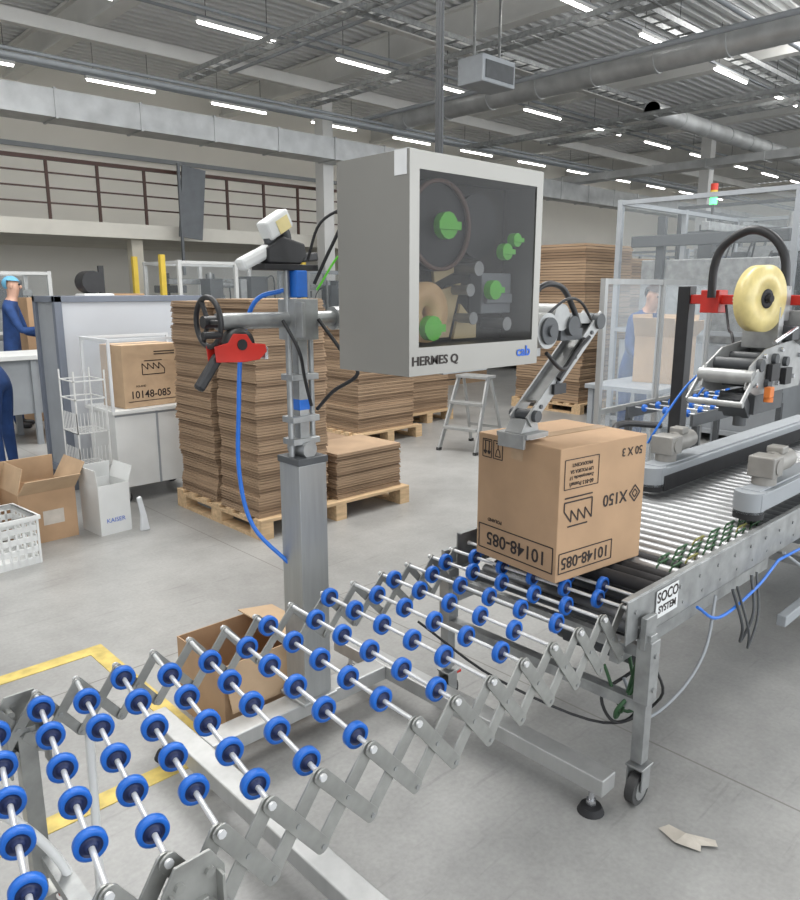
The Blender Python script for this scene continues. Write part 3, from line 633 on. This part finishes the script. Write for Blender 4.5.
# ================================================================ pallets and flattened cartons
def pallet(loc,sx,sy,label,rz=0):
    e=thing('wooden_pallet',label,'pallet',loc,rz,'pallets in the hall')
    b=B(); n=7
    for i in range(n):
        t=-sy/2+(sy-.1)*i/(n-1); b.bx(-sx/2,sx/2,t,t+.10,.122,.144)
    for i in(-1,0,1): b.bx(i*(sx/2-.05)-.05,i*(sx/2-.05)+.05,-sy/2,sy/2,.10,.1215)
    part(b,'deck',e,[wood],local=True,bv=.002)
    for i in(-1,0,1):
        for j in(-1,0,1):
            b=B().box((i*(sx/2-.05),j*(sy/2-.07),.061),(.10,.14,.077)); part(b,'block',e,[wood],local=True)
        b=B().bx(i*(sx/2-.05)-.05,i*(sx/2-.05)+.05,-sy/2,sy/2,0,.022); part(b,'bottom_runner',e,[wood],local=True)
    return e
PAL=[((3.37,4.80,0),1.42,1.22),((5.65,6.60,0),1.0,1.0),((6.85,7.1,0),.9,.9),((9.46,6.25,0),1.3,1.2),((11.6,7.0,0),1.3,1.2)]
for l,a,c in PAL: pallet(l,a,c,'pale wooden pallet carrying stacked cartons')
cardF=M('flattened_cardboard',(.36,.25,.16),.85,0,3,.28,.1,stretch=(1,1,40))
cardG=M('flattened_cardboard_dark',(.24,.16,.10),.85,0,3,.28,.1,stretch=(1,1,40))
def flat2(sx,sy,t,m):
    b=B().bx(-sx/2,sx/2,-sy/2,sy/2,0,t*.42,0).bx(-sx/2+.004,sx/2-.003,-sy/2+.005,sy/2-.002,t*.52,t*.94,0)
    b.bx(-sx/2+.01,sx/2-.01,-sy/2+.012,sy/2-.012,t*.4,t*.54,1)
    return b.mesh('flattened_carton',[m,rubber])
def stack(cx,cy,z0,z1,sx,sy,t,group,lean=0,js=1.0):
    ms=[flat2(sx,sy,t,cardF),flat2(sx,sy,t,cardG),flat2(sx,sy,t,cardF)]
    n=int((z1-z0)/t); ox=oy=0
    for i in range(n):
        if i%7==0: ox=random.uniform(-.012,.012)*js; oy=random.uniform(-.012,.012)*js
        o=bpy.data.objects.new('flattened_carton',ms[(i//2)%3]); COL.objects.link(o)
        o.location=(cx+ox+random.uniform(-.006,.006)+lean*i,cy+oy+random.uniform(-.006,.006),z0+i*t)
        o.rotation_euler=(0,0,random.uniform(-.01,.01))
        tag(o,'flattened brown corrugated carton lying in a tall stack' if n>50 else 'flattened brown corrugated carton lying in a low stack','cardboard sheet',group)
stack(2.99,4.50,.145,1.66,.60,.50,.0205,'flattened cartons on the tall pallet stack')
stack(2.99,5.10,.145,1.64,.60,.55,.0205,'flattened cartons on the tall pallet stack',0)
stack(3.70,4.50,.145,.50,.66,.50,.0205,'flattened cartons in the low pallet stack')
stack(3.70,5.10,.145,.46,.66,.55,.0205,'flattened cartons in the low pallet stack')
stack(5.65,6.60,.145,1.35,.86,.86,.04,'flattened cartons on the rear pallet')
stack(6.85,7.1,.145,.70,.80,.80,.04,'flattened cartons on the farther pallet')
stack(9.46,6.25,.145,2.35,1.2,1.1,.075,'flattened cartons on the farthest pallet')
stack(11.6,7.0,.145,2.3,1.2,1.1,.09,'flattened cartons on the distant pallet')
# ================================================================ left area
pc=thing('storage_cabinet','tall grey metal cabinet with pale side panel and blue-grey frame','cabinet',(2.8,6.7,0))
b=B().bx(2.26,3.6,6.46,6.49,.12,1.62); part(b,'front_panel',pc,[M('pale_grey_panel',(.48,.50,.53),.5,0,2,.05)])
b=B()
for (x,y) in((2.23,6.47),(2.23,6.95),(3.62,6.47),(3.62,6.95)): b.bx(x-.03,x+.03,y-.03,y+.03,.0,1.64)
b.bx(2.2,3.65,6.44,6.5,1.60,1.65).bx(2.2,3.65,6.92,6.98,1.60,1.65).bx(2.2,2.26,6.44,6.98,1.60,1.65).bx(2.2,2.26,6.5,6.92,.12,.18)
part(b,'frame',pc,[bluegrey],bv=.003)
b=B().bx(2.225,2.235,6.5,6.92,.18,1.60); part(b,'side_panel',pc,[grey])
b=B().bx(2.26,3.6,6.93,6.95,.12,1.60).bx(2.26,3.6,6.5,6.93,.8,.82).bx(2.26,3.6,6.5,6.93,.14,.16); part(b,'shelf',pc,[grey])
wc=thing('packing_cart','white wheeled cart with transparent side guards holding a carton','cart',(2.65,5.95,0))
b=B().bx(2.32,3.05,5.70,6.22,.14,.74).bx(2.30,3.07,5.68,6.24,.74,.77); part(b,'body',wc,[white],bv=.004)
b=B().bx(2.32,3.05,5.698,5.70,.72,.735).bx(2.66,2.675,5.692,5.70,.14,.74); part(b,'trim_strip',wc,[grey])
b=B().bx(2.30,2.32,5.68,5.70,.77,1.33).bx(2.30,2.32,6.22,6.24,.77,1.33).bx(3.05,3.07,5.68,5.70,.77,1.33).bx(3.05,3.07,6.22,6.24,.77,1.33).bx(2.30,2.32,5.70,6.22,1.31,1.33).bx(2.32,3.05,6.22,6.24,1.31,1.33).bx(2.32,3.05,5.68,5.70,1.31,1.33)
part(b,'guard_frame',wc,[plast])
b=B().bx(2.305,2.312,5.70,6.22,.77,1.31); part(b,'clear_panel',wc,[glass],label='transparent acrylic panel')
for (x,y) in((2.38,5.75),(2.99,5.75),(2.38,6.17),(2.99,6.17)):
    b=B().cyl((x,y-.015,.05),(x,y+.015,.05),.05,18,1).bx(x-.02,x+.03,y-.025,y-.018,.04,.14).bx(x-.02,x+.03,y+.018,y+.025,.04,.14); part(b,'caster',wc,[galv,rubber])
s2=(.50,.34,.50); yf2=-s2[1]/2-.002
e=carton('brown printed carton standing on the white cart',(2.66,5.93,.772),.10,*s2,card2,
  [('10148-085',.085,(-.015,yf2,.10),X,Z),('POLAND',.022,(-.1,yf2,.17),X,Z)])
def lmk(pts,w):
    b=B()
    for i in range(len(pts)-1): b.obox((pts[i][0],yf2,pts[i][1]),(pts[i+1][0],yf2,pts[i+1][1]),w,.001,Y)
    part(b,'printed_mark',e,[ink],local=True)
lmk([(-.08,.26),(-.08,.35),(-.03,.30),(-.03,.35),(.02,.30),(.02,.35),(.07,.30),(.07,.35),(.12,.30),(.12,.26),(-.08,.26)],.007); lmk([(-.06,.37),(.10,.37)],.007); lmk([(.03,.42),(.22,.42)],.008); lmk([(.03,.44),(.22,.44)],.008); lmk([(-.22,.05),(.22,.05)],.005)
wr=thing('wire_rack','white wire basket rack standing against the cart','wire rack',(2.15,5.85,0))
b=B()
for z in(.35,.62,.88,1.02):
    b.bx(2.03,2.27,5.70,5.708,z,z+.008).bx(2.03,2.27,6.0,6.008,z,z+.008).bx(2.03,2.038,5.7,6.0,z,z+.008).bx(2.262,2.27,5.7,6.0,z,z+.008)
for z in(.35,.62):
    for i in range(9): b.bx(2.03+.028*i,2.034+.028*i,5.7,6.0,z,z+.005); b.bx(2.03+.028*i,2.034+.028*i,5.7,5.705,z,z+.16)
    for i in range(10): b.bx(2.03,2.035,5.7+.032*i,5.704+.032*i,z,z+.16)
for (x,y) in((2.03,5.7),(2.262,5.7),(2.03,6.0),(2.262,6.0)): b.bx(x,x+.01,y,y+.01,0,1.1)
part(b,'frame',wr,[white])
cr_=thing('plastic_crate','white slotted plastic crate on the floor','crate',(1.13,4.98,0),.1)
b=B().bx(-.27,.27,-.19,.19,0,.012)
for z in(.012,.08,.15,.22,.28):
    h=.035
    b.bx(-.27,.27,-.19,-.18,z,z+h).bx(-.27,.27,.18,.19,z,z+h).bx(-.27,-.26,-.18,.18,z,z+h).bx(.26,.27,-.18,.18,z,z+h)
for i in range(13):
    x=-.27+.54*i/12-.006; b.bx(x,x+.012,-.19,-.18,0,.3).bx(x,x+.012,.18,.19,0,.3)
for i in range(9):
    y=-.19+.38*i/8-.006; b.bx(-.27,-.26,y,y+.012,0,.3).bx(.26,.27,y,y+.012,0,.3)
b.bx(-.285,.285,-.205,-.18,.29,.315).bx(-.285,.285,.18,.205,.29,.315).bx(-.285,-.26,-.18,.18,.29,.315).bx(.26,.285,-.18,.18,.29,.315)
part(b,'basket',cr_,[white],local=True)
b=B().prism([(2.15,.0),(2.22,.0),(2.20,.12),(2.17,.26),(2.14,.25),(2.16,.12)],4.97,5.0); solo(b,'plastic_bag','crumpled white plastic bag leaning beside the white carton','plastic bag',[plast],(2.18,4.985,0),bv=.008)
wbn=thing('workbench','grey workbench with roller track behind the cabinet','workbench',(2.0,8.9,0))
b=B().bx(.6,4.8,8.7,9.5,.95,1.0); part(b,'table_top',wbn,[white],bv=.004)
b=B().bx(.65,4.75,8.75,8.78,.35,.95); part(b,'front_apron',wbn,[grey],bv=.004)
b=B()
for x in(.7,2.7,4.7):
    for y in(8.75,9.45): b.bx(x-.03,x+.03,y-.03,y+.03,0,.95)
part(b,'frame',wbn,[grey])
lp=thing('desktop_printer','small white and black label printer on the workbench','printer',(3.55,9.0,1.0))
b=B().bx(-.18,.18,-.15,.15,0,.66); part(b,'body',lp,[white],local=True,bv=.02)
b=B().cyl((-.05,-.12,.79),(-.05,.12,.79),.13,24).bx(.06,.12,-.02,.02,.66,.98); part(b,'roll_holder',lp,[black],local=True)
b=B().bx(-.12,.12,-.155,-.15,.3,.5); part(b,'front_panel',lp,[grey],local=True)
for i,(x,y,z,sx_,sy_,sz_) in enumerate(((4.25,10.2,0,.9,.7,1.15),(4.3,10.2,1.153,.6,.5,.5),(5.15,10.3,0,.7,.7,1.1),(5.15,10.3,1.103,.6,.6,.45),(3.4,10.6,0,.6,.6,1.2),(3.4,10.6,1.203,.5,.5,.4))):
    carton('plain brown carton stacked beyond the workbench',(x,y,z),.03*i,sx_,sy_,sz_,card,(),True)
def machine(label,x0,x1,y0,y1,h,bodyh=.9,fr=white,name='guarded_machine',gl=True,extra=0):
    e=thing(name,label,'machine',((x0+x1)/2,(y0+y1)/2,0))
    b=B()
    for x in(x0,(x0+x1)/2,x1):
        for y in(y0,y1): b.bx(x-.03,x+.03,y-.03,y+.03,0,h)
    for z in(h-.06,bodyh+.1,.1):
        b.bx(x0,x1,y0-.025,y0+.025,z,z+.05).bx(x0,x1,y1-.025,y1+.025,z,z+.05).bx(x0-.025,x0+.025,y0,y1,z,z+.05).bx(x1-.025,x1+.025,y0,y1,z,z+.05)
    part(b,'frame',e,[fr])
    b=B().bx(x0+.05,x1-.05,y0+.05,y1-.05,.12,bodyh); part(b,'base',e,[grey],bv=.01)
    L=x1-x0; W=y1-y0
    b=B().bx(x0+.2,x0+.6,y0+.2,y1-.2,bodyh,h-.7).bx(x0+.9,x1-.3,y0+.3,y1-.3,bodyh,bodyh+.5).cyl((x0+.75,y0+.3,bodyh+.1),(x0+.75,y0+.3,h-.2),.05).bx(x0+.1,x1-.1,(y0+y1)/2-.05,(y0+y1)/2+.05,h-.4,h-.3)
    b.bx(x0+L*.6,x0+L*.66,y0+.2,y0+.3,bodyh,h-.3).cyl((x0+L*.45,y0+.4,bodyh+.8),(x0+L*.8,y0+.4,bodyh+.8),.06,12)
    part(b,'mechanism',e,[galv],bv=.01)
    b=B().bx(x0+L*.3,x0+L*.42,y0+.15,y0+.5,bodyh,bodyh+.9).bx(x0+L*.7,x0+L*.85,y0+.2,y0+W*.6,bodyh+.5,bodyh+.95).bx(x0+.1,x0+.18,y0+.1,y1-.1,h-.55,h-.42).bx(x0+.25,x0+.5,y0+.1,y0+.2,bodyh+.1,bodyh+.6)
    b.bx(x0+L*.5,x0+L*.54,y1-.4,y1-.2,bodyh,h-.2).bx(x0+.15,x0+.22,y1-.5,y1-.4,bodyh,h-.2)
    part(b,'dark_unit',e,[dgrey],bv=.01)
    rr=random.Random(int(x0*10))
    for j in range(extra):
        a=rr.uniform(x0+.15,x1-.3); c=rr.uniform(y0+.1,y1-.3); z=rr.uniform(bodyh+.1,h-.6)
        part(B().bx(a,a+rr.uniform(.08,.5),c,c+rr.uniform(.08,.3),z,z+rr.uniform(.06,.4)),'machine_unit',e,[rr.choice([dgrey,grey,dgrey,galv,black,bluegrey])],bv=.006)
        part(B().tube([(a,c,z),(a+.1,c-.05,z+.3),(a+.3,c,z+.35),(a+.4,c+.1,z-.1)],.012,6),'machine_cable',e,[black])
    if gl:
        b=B().bx(x0+.03,x1-.03,y0-.004,y0,bodyh+.15,h-.06); part(b,'guard_panel',e,[glassT])
        b=B().bx(x0-.004,x0,y0+.03,y1-.03,bodyh+.15,h-.06); part(b,'guard_panel',e,[glassT])
    return e
machine('white framed machine with transparent guards under the mezzanine',6.2,8.4,12.0,13.3,2.2,1.0,white,extra=4)
machine('white framed machine with transparent guards under the mezzanine',9.2,11.6,12.4,13.4,2.1,.9,grey,extra=4)
machine('white framed machine with transparent guards under the mezzanine',2.0,4.4,13.0,14.2,2.0,.9,white,extra=3)
for (x,y) in((5.6,11.4),(5.6,12.4),(8.8,12.0)):
    solo(B().bx(x-.04,x+.04,y-.04,y+.04,0,2.25).bx(x-.1,x+.1,y-.1,y+.1,0,.02),'yellow_post','yellow painted steel guard post on the floor','post',[yellow],(x,y,0))
solo(B().obox((7.85,14.6,2.75),(8.0,14.6,4.15),.52,.05,Y).bx(7.62,7.67,14.55,14.6,2.0,4.2),'sheet_metal_screen','grey sheet panel leaning against the mezzanine railing','panel',[M('panel_grey',(.14,.15,.16),.5,.3,5,.15)],(7.8,14.6,2.75))
solo(B().bx(12,12.9,17,17.6,0,2.2).bx(12.05,12.85,16.98,17,.2,2.1),'control_cabinet','pale grey electrical control cabinet by the wall','cabinet',[white],(12.4,17.3,0))
solo(B().bx(4.322,4.358,4.132,4.168,2.4,6.88).bx(4.30,4.38,4.11,4.19,5.9,6.1).tube([(4.34,4.12,6.5),(4.33,4.11,4.5),(4.34,4.11,2.5)],.010),'service_drop_pole','dark steel service pole with cables dropping from the roof','service pole',[dgrey],(4.34,4.15,2.4))
e=thing('unit_heater','small grey ventilation unit hung below the roof','heater',(9.3,7.9,4.85))
b=B().bx(-.38,.38,-.25,.25,-.16,.22); part(b,'casing',e,[grey],local=True,bv=.02)
b=B().bx(-.32,.32,-.265,-.25,-.10,.14); part(b,'grille',e,[dgrey],local=True)
b=B().bx(-.3,-.28,-.02,.02,.22,2.04); part(b,'hanger',e,[galv],local=True)
b=B().bx(.28,.3,-.02,.02,.22,2.04); part(b,'hanger',e,[galv],local=True)
# ================================================================ step ladder
e=thing('step_ladder','small aluminium step ladder standing on the floor','step ladder',(6.10,5.25,0),math.radians(-80))
b=B()
for s_ in(-1,1):
    b.obox((s_*.23,-.34,0.005),(s_*.18,-.03,.78),.055,.02,X,0).obox((s_*.21,.30,0.005),(s_*.17,.05,.76),.035,.02,X,0)
b.bx(-.2,.2,.22,.24,.2,.23)
part(b,'frame',e,[alu],local=True)
for (y,z) in((-.25,.25),(-.14,.51)):
    part(B().box((0,y,z),(.40,.13,.03)),'tread',e,[alu],local=True,bv=.003)
part(B().box((0,.02,.785),(.38,.22,.03)),'top_platform',e,[alu],local=True,bv=.004)
for (a,c) in((-.23,-.34),(.23,-.34),(-.21,.30),(.21,.30)): part(B().box((a,c,.015),(.04,.05,.03)),'rubber_foot',e,[black],local=True)
# ================================================================ safety fence right
fe=thing('safety_fence','aluminium framed fence with clear acrylic panels beside the machine','fence',(5.6,2.9,0))
for x in(4.75,5.6,6.45):
    part(B().bx(x-.02,x+.02,2.88,2.92,0,1.78),'post',fe,[alu])
for (a,c) in((4.77,5.58),(5.62,6.43)):
    for z in(1.74,.15,.80): part(B().bx(a,c,2.885,2.915,z,z+.04),'rail',fe,[alu])
    part(B().bx(a,c,2.897,2.903,.19,1.74),'clear_panel',fe,[glass],label='transparent acrylic panel')
s2_=thing('skate_wheel_conveyor','narrow gravity conveyor with blue wheels beyond the taping machine','conveyor',(5.6,2.45,0))
b=B().bx(4.8,6.4,2.20,2.22,.80,.88).bx(4.8,6.4,2.68,2.70,.80,.88)
for x in(4.85,6.35): b.bx(x-.02,x+.02,2.18,2.22,0,.80).bx(x-.02,x+.02,2.68,2.72,0,.80)
part(b,'frame',s2_,[dgrey])
wm2=B().lathe([(.006,-.011),(.026,-.011),(.028,0),(.026,.011),(.006,.011)],(0,0,0),Y,12,[0]*4).mesh('wheel',[blue])
for i in range(8):
    x=4.9+.2*i
    a=part(B().cyl((x,2.21,.87),(x,2.69,.87),.005,6),'axle',s2_,[rodm],org=(x,2.45,.87))
    for k in range(3):
        o=bpy.data.objects.new('wheel',wm2); o.parent=a; o.location=(0,-.16+.16*k,0); COL.objects.link(o)
opencarton('open pale brown carton behind the acrylic fence',(6.6,3.35,.862),.1,.46,.40,.42,(30,20,40,10),card2)
pt=thing('packing_table','grey steel packing table behind the fence','table',(6.6,3.4,0))
part(B().bx(5.9,7.3,3.05,3.75,.82,.86),'table_top',pt,[grey],bv=.003)
for (x,y) in((5.95,3.1),(7.25,3.1),(5.95,3.7),(7.25,3.7)): part(B().bx(x-.025,x+.025,y-.025,y+.025,0,.82),'leg',pt,[grey])
machine('tall grey guarded packing cell with transparent panels',8.3,11.6,2.9,4.9,2.75,1.1,grey,'packing_cell',extra=14)
machine('dark framed guarded packing machine beyond the fence',12.6,15.8,4.3,6.3,3.1,1.2,dgrey,'packing_cell',extra=10)
machine('grey guarded machine in the far hall',16.5,19.5,8,10,2.6,1.2,grey,extra=4)
machine('white guarded machine in the far hall',21,25.5,5,7,3.0,1.2,white,extra=4)
machine('white guarded machine in the far hall',13,15.8,9.5,11.5,2.4,1.0,white,extra=4)
machine('dark machine beside the packing cell',6.9,8.0,1.3,2.1,2.2,1.2,dgrey,extra=6)
machine('dark machine beside the packing cell',9.0,11.0,.9,2.2,2.5,1.3,dgrey,extra=6)
for (x,y,h) in((18.5,3.5,2.2),(24,11,2.4),(28,6,2.6),(27,14,2.2),(10.4,9.6,1.9)):
    stack(x,y,.0,h,1.1,1.0,.22,'bulk carton piles in the far hall')
sl=thing('signal_tower','signal tower light with glowing green segment on the cell','signal light',(10.75,4.9,2.742))
part(B().cyl((0,0,0),(0,0,.14),.02,10),'pole',sl,[black],local=True)
part(B().cyl((0,0,.14),(0,0,.26),.05,16),'green_segment',sl,[lampG],local=True)
part(B().cyl((0,0,.26),(0,0,.33),.05,16),'amber_segment',sl,[yellow],local=True)
part(B().cyl((0,0,.33),(0,0,.42),.05,16),'red_segment',sl,[lampR],local=True)
sg=thing('hanging_sign','blue and white hall sign hung in the far aisle','sign',(19,5.8,4.6))
part(B().bx(-.02,.02,-.5,.5,0,.25),'board',sg,[M('blue_sign',(.05,.12,.5),.5,0,5,.05)],local=True)
for yy in(-.39,.39): part(B().bx(-.005,.005,yy-.005,yy+.005,.25,2.28),'hanger',sg,[galv],local=True)
b=B(); pts=[(2.0,.86),(2.03,.93),(2.06,.91),(2.07,.84),(2.11,.78),(2.08,.76),(2.05,.80),(2.03,.79)]
vs=[(x,y,.004+random.uniform(0,.012)) for x,y in pts]+[(2.05,.85,.025)]
b.add(vs,[(i,(i+1)%8,8) for i in range(8)]); solo(b,'paper_scrap','crumpled torn paper scrap on the concrete floor','paper scrap',[paper],(2.05,.85,0))
# ================================================================ persons
def person(label,loc,rz,bend=0.0,arms=((.22,.10,1.13,.18,.32,1.12),(.22,.10,1.13,.18,.34,1.16)),sc_=1.03,caps=True):
    V=[];E=[];R=[]
    def v(x,y,z,r,p=None):
        if z>1.0:
            dz=z-1.0; yy=y; y=yy*math.cos(bend)+math.sin(bend)*dz; z=1.0+dz*math.cos(bend)-yy*math.sin(bend)
        V.append((x*sc_,y*sc_,z*sc_)); R.append(r*sc_)
        if p is not None: E.append((p,len(V)-1))
        return len(V)-1
    pel=v(0,0,.96,.125); bel=v(0,0,1.10,.12,pel); ch=v(0,0,1.30,.135,bel); uc=v(0,0,1.42,.10,ch); nk=v(0,.01,1.50,.052,uc)
    h0=v(0,.03,1.58,.068,nk); h1=v(0,.02,1.66,.085,h0); h2=v(0,.01,1.735,.062,h1)
    hands=[]
    for s_,a in((-1,arms[0]),(1,arms[1])):
        sh=v(s_*.17,0,1.42,.062,uc); el=v(s_*a[0],a[1],a[2],.045,sh); wr_=v(s_*a[3],a[4],a[5],.028,el)
        d=(Vector((s_*a[3],a[4],a[5]))-Vector((s_*a[0],a[1],a[2]))).normalized()
        w=Vector((s_*a[3],a[4],a[5])); pm=w+d*.06; palm=v(*pm,.026,wr_)
        sd=Vector((1,0,0)); 
        for k,ln in enumerate((.060,.072,.068,.052)):
            o=pm+sd*(-.027+.018*k)*s_+d*.035; a1=v(*o,.009,palm); a2=v(*(o+d*ln*.55+Vector((0,0,-.006))),.008,a1); v(*(o+d*ln+Vector((0,0,-.022))),.007,a2)
        o=w+d*.03-sd*s_*.035; a1=v(*o,.010,palm); v(*(o+d*.04-sd*s_*.012),.008,a1)
        hands.append(Vector(V[wr_]))
        hp=v(s_*.095,0,.88,.09,pel); kn=v(s_*.11,.02,.50,.062,hp); an=v(s_*.11,-.01,.10,.045,kn); he=v(s_*.11,.02,.05,.042,an); v(s_*.12,.15,.04,.036,he)
    me=bpy.data.meshes.new('sk'); me.from_pydata(V,E,[]); o=bpy.data.objects.new('sk',me); COL.objects.link(o)
    sk=o.modifiers.new('s','SKIN'); 
    for i,r in enumerate(R):
        me.skin_vertices[0].data[i].radius=(r,r*(.78 if i in(0,1,2,3) else 1)); me.skin_vertices[0].data[i].use_root=(i==0)
    sb=o.modifiers.new('b','SUBSURF'); sb.levels=2; sb.render_levels=2
    bpy.context.view_layer.update(); dg=bpy.context.evaluated_depsgraph_get()
    bm_=bpy.data.meshes.new_from_object(o.evaluated_get(dg)); bpy.data.objects.remove(o)
    bm_.materials.clear()
    for m in(cloth,skin,black): bm_.materials.append(m)
    N0=Vector(V[nk]); nd=(Vector(V[h1])-Vector(V[uc])).normalized()
    for pl in bm_.polygons:
        pl.use_smooth=True; c=pl.center
        if (c-N0).dot(nd)>-.01 and (c-Vector(V[h1])).length<.25: pl.material_index=1
        elif c.z<.1*sc_: pl.material_index=2
        elif min((c-h).length for h in hands)<.03 or any((c-h).dot((h-Vector(V[ch])))>0 and (c-h).length<.2 and c.y>h.y for h in hands): pl.material_index=1
        else: pl.material_index=0
    root=thing('person',label,'person',loc,rz)
    bo=bpy.data.objects.new('body',bm_); bo.parent=root; COL.objects.link(bo)
    H=Vector(V[h1]); Q=Matrix.Translation(H)@Matrix.Rotation(-bend,4,'X')
    b=B()
    b.sph(Vector((0,.088,-.01))*sc_,.014,0,8,(1,1.2,1.6)).sph(Vector((-.085,0,-.01)),.02,0,8,(.5,1,1.5)).sph(Vector((.085,0,-.01)),.02,0,8,(.5,1,1.5))
    b.sph(Vector((-.03,.078,.015)),.010,1,8).sph(Vector((.03,.078,.015)),.010,1,8).box(Vector((0,.083,-.045)),(.04,.008,.006),2)
    fo=part(b,'face',root,[skin,black,M('lips',(.4,.12,.1),.5,0,20,.1)],local=True); fo.data.transform(Q)
    b=B().sph(Vector((0,-.015,.02)),.098,0,16,(1,1.05,.95)); me=b.mesh('h',[capb if caps else hair])
    bm=bmesh.new(); bm.from_mesh(me); bmesh.ops.delete(bm,geom=[q for q in bm.verts if q.co.z<.035 and q.co.y>-.02 or q.co.z<-.05],context='VERTS'); bm.to_mesh(me); bm.free()
    me.transform(Q)
    ho=bpy.data.objects.new('cap' if caps else 'hair',me); ho.parent=root; COL.objects.link(ho)
    return root
person('worker in dark blue overalls and light blue cap at the bench',(2.85,9.95,0),math.radians(-115),.08,((.24,.12,1.12,.16,.34,1.10),(.24,.14,1.16,.12,.34,1.20)),1.06)
person('worker in dark blue clothes bending down beside the cabinet',(1.94,7.30,0),math.radians(47),1.15,((.2,.25,1.40,.16,.45,1.40),(.2,.25,1.38,.16,.45,1.42)),1.0,False)
person('worker in dark blue clothes leaning over the packing table',(7.3,4.05,0),math.radians(160),.35,((.24,.14,1.15,.15,.36,1.05),(.24,.14,1.15,.15,.38,1.02)),1.02,False)
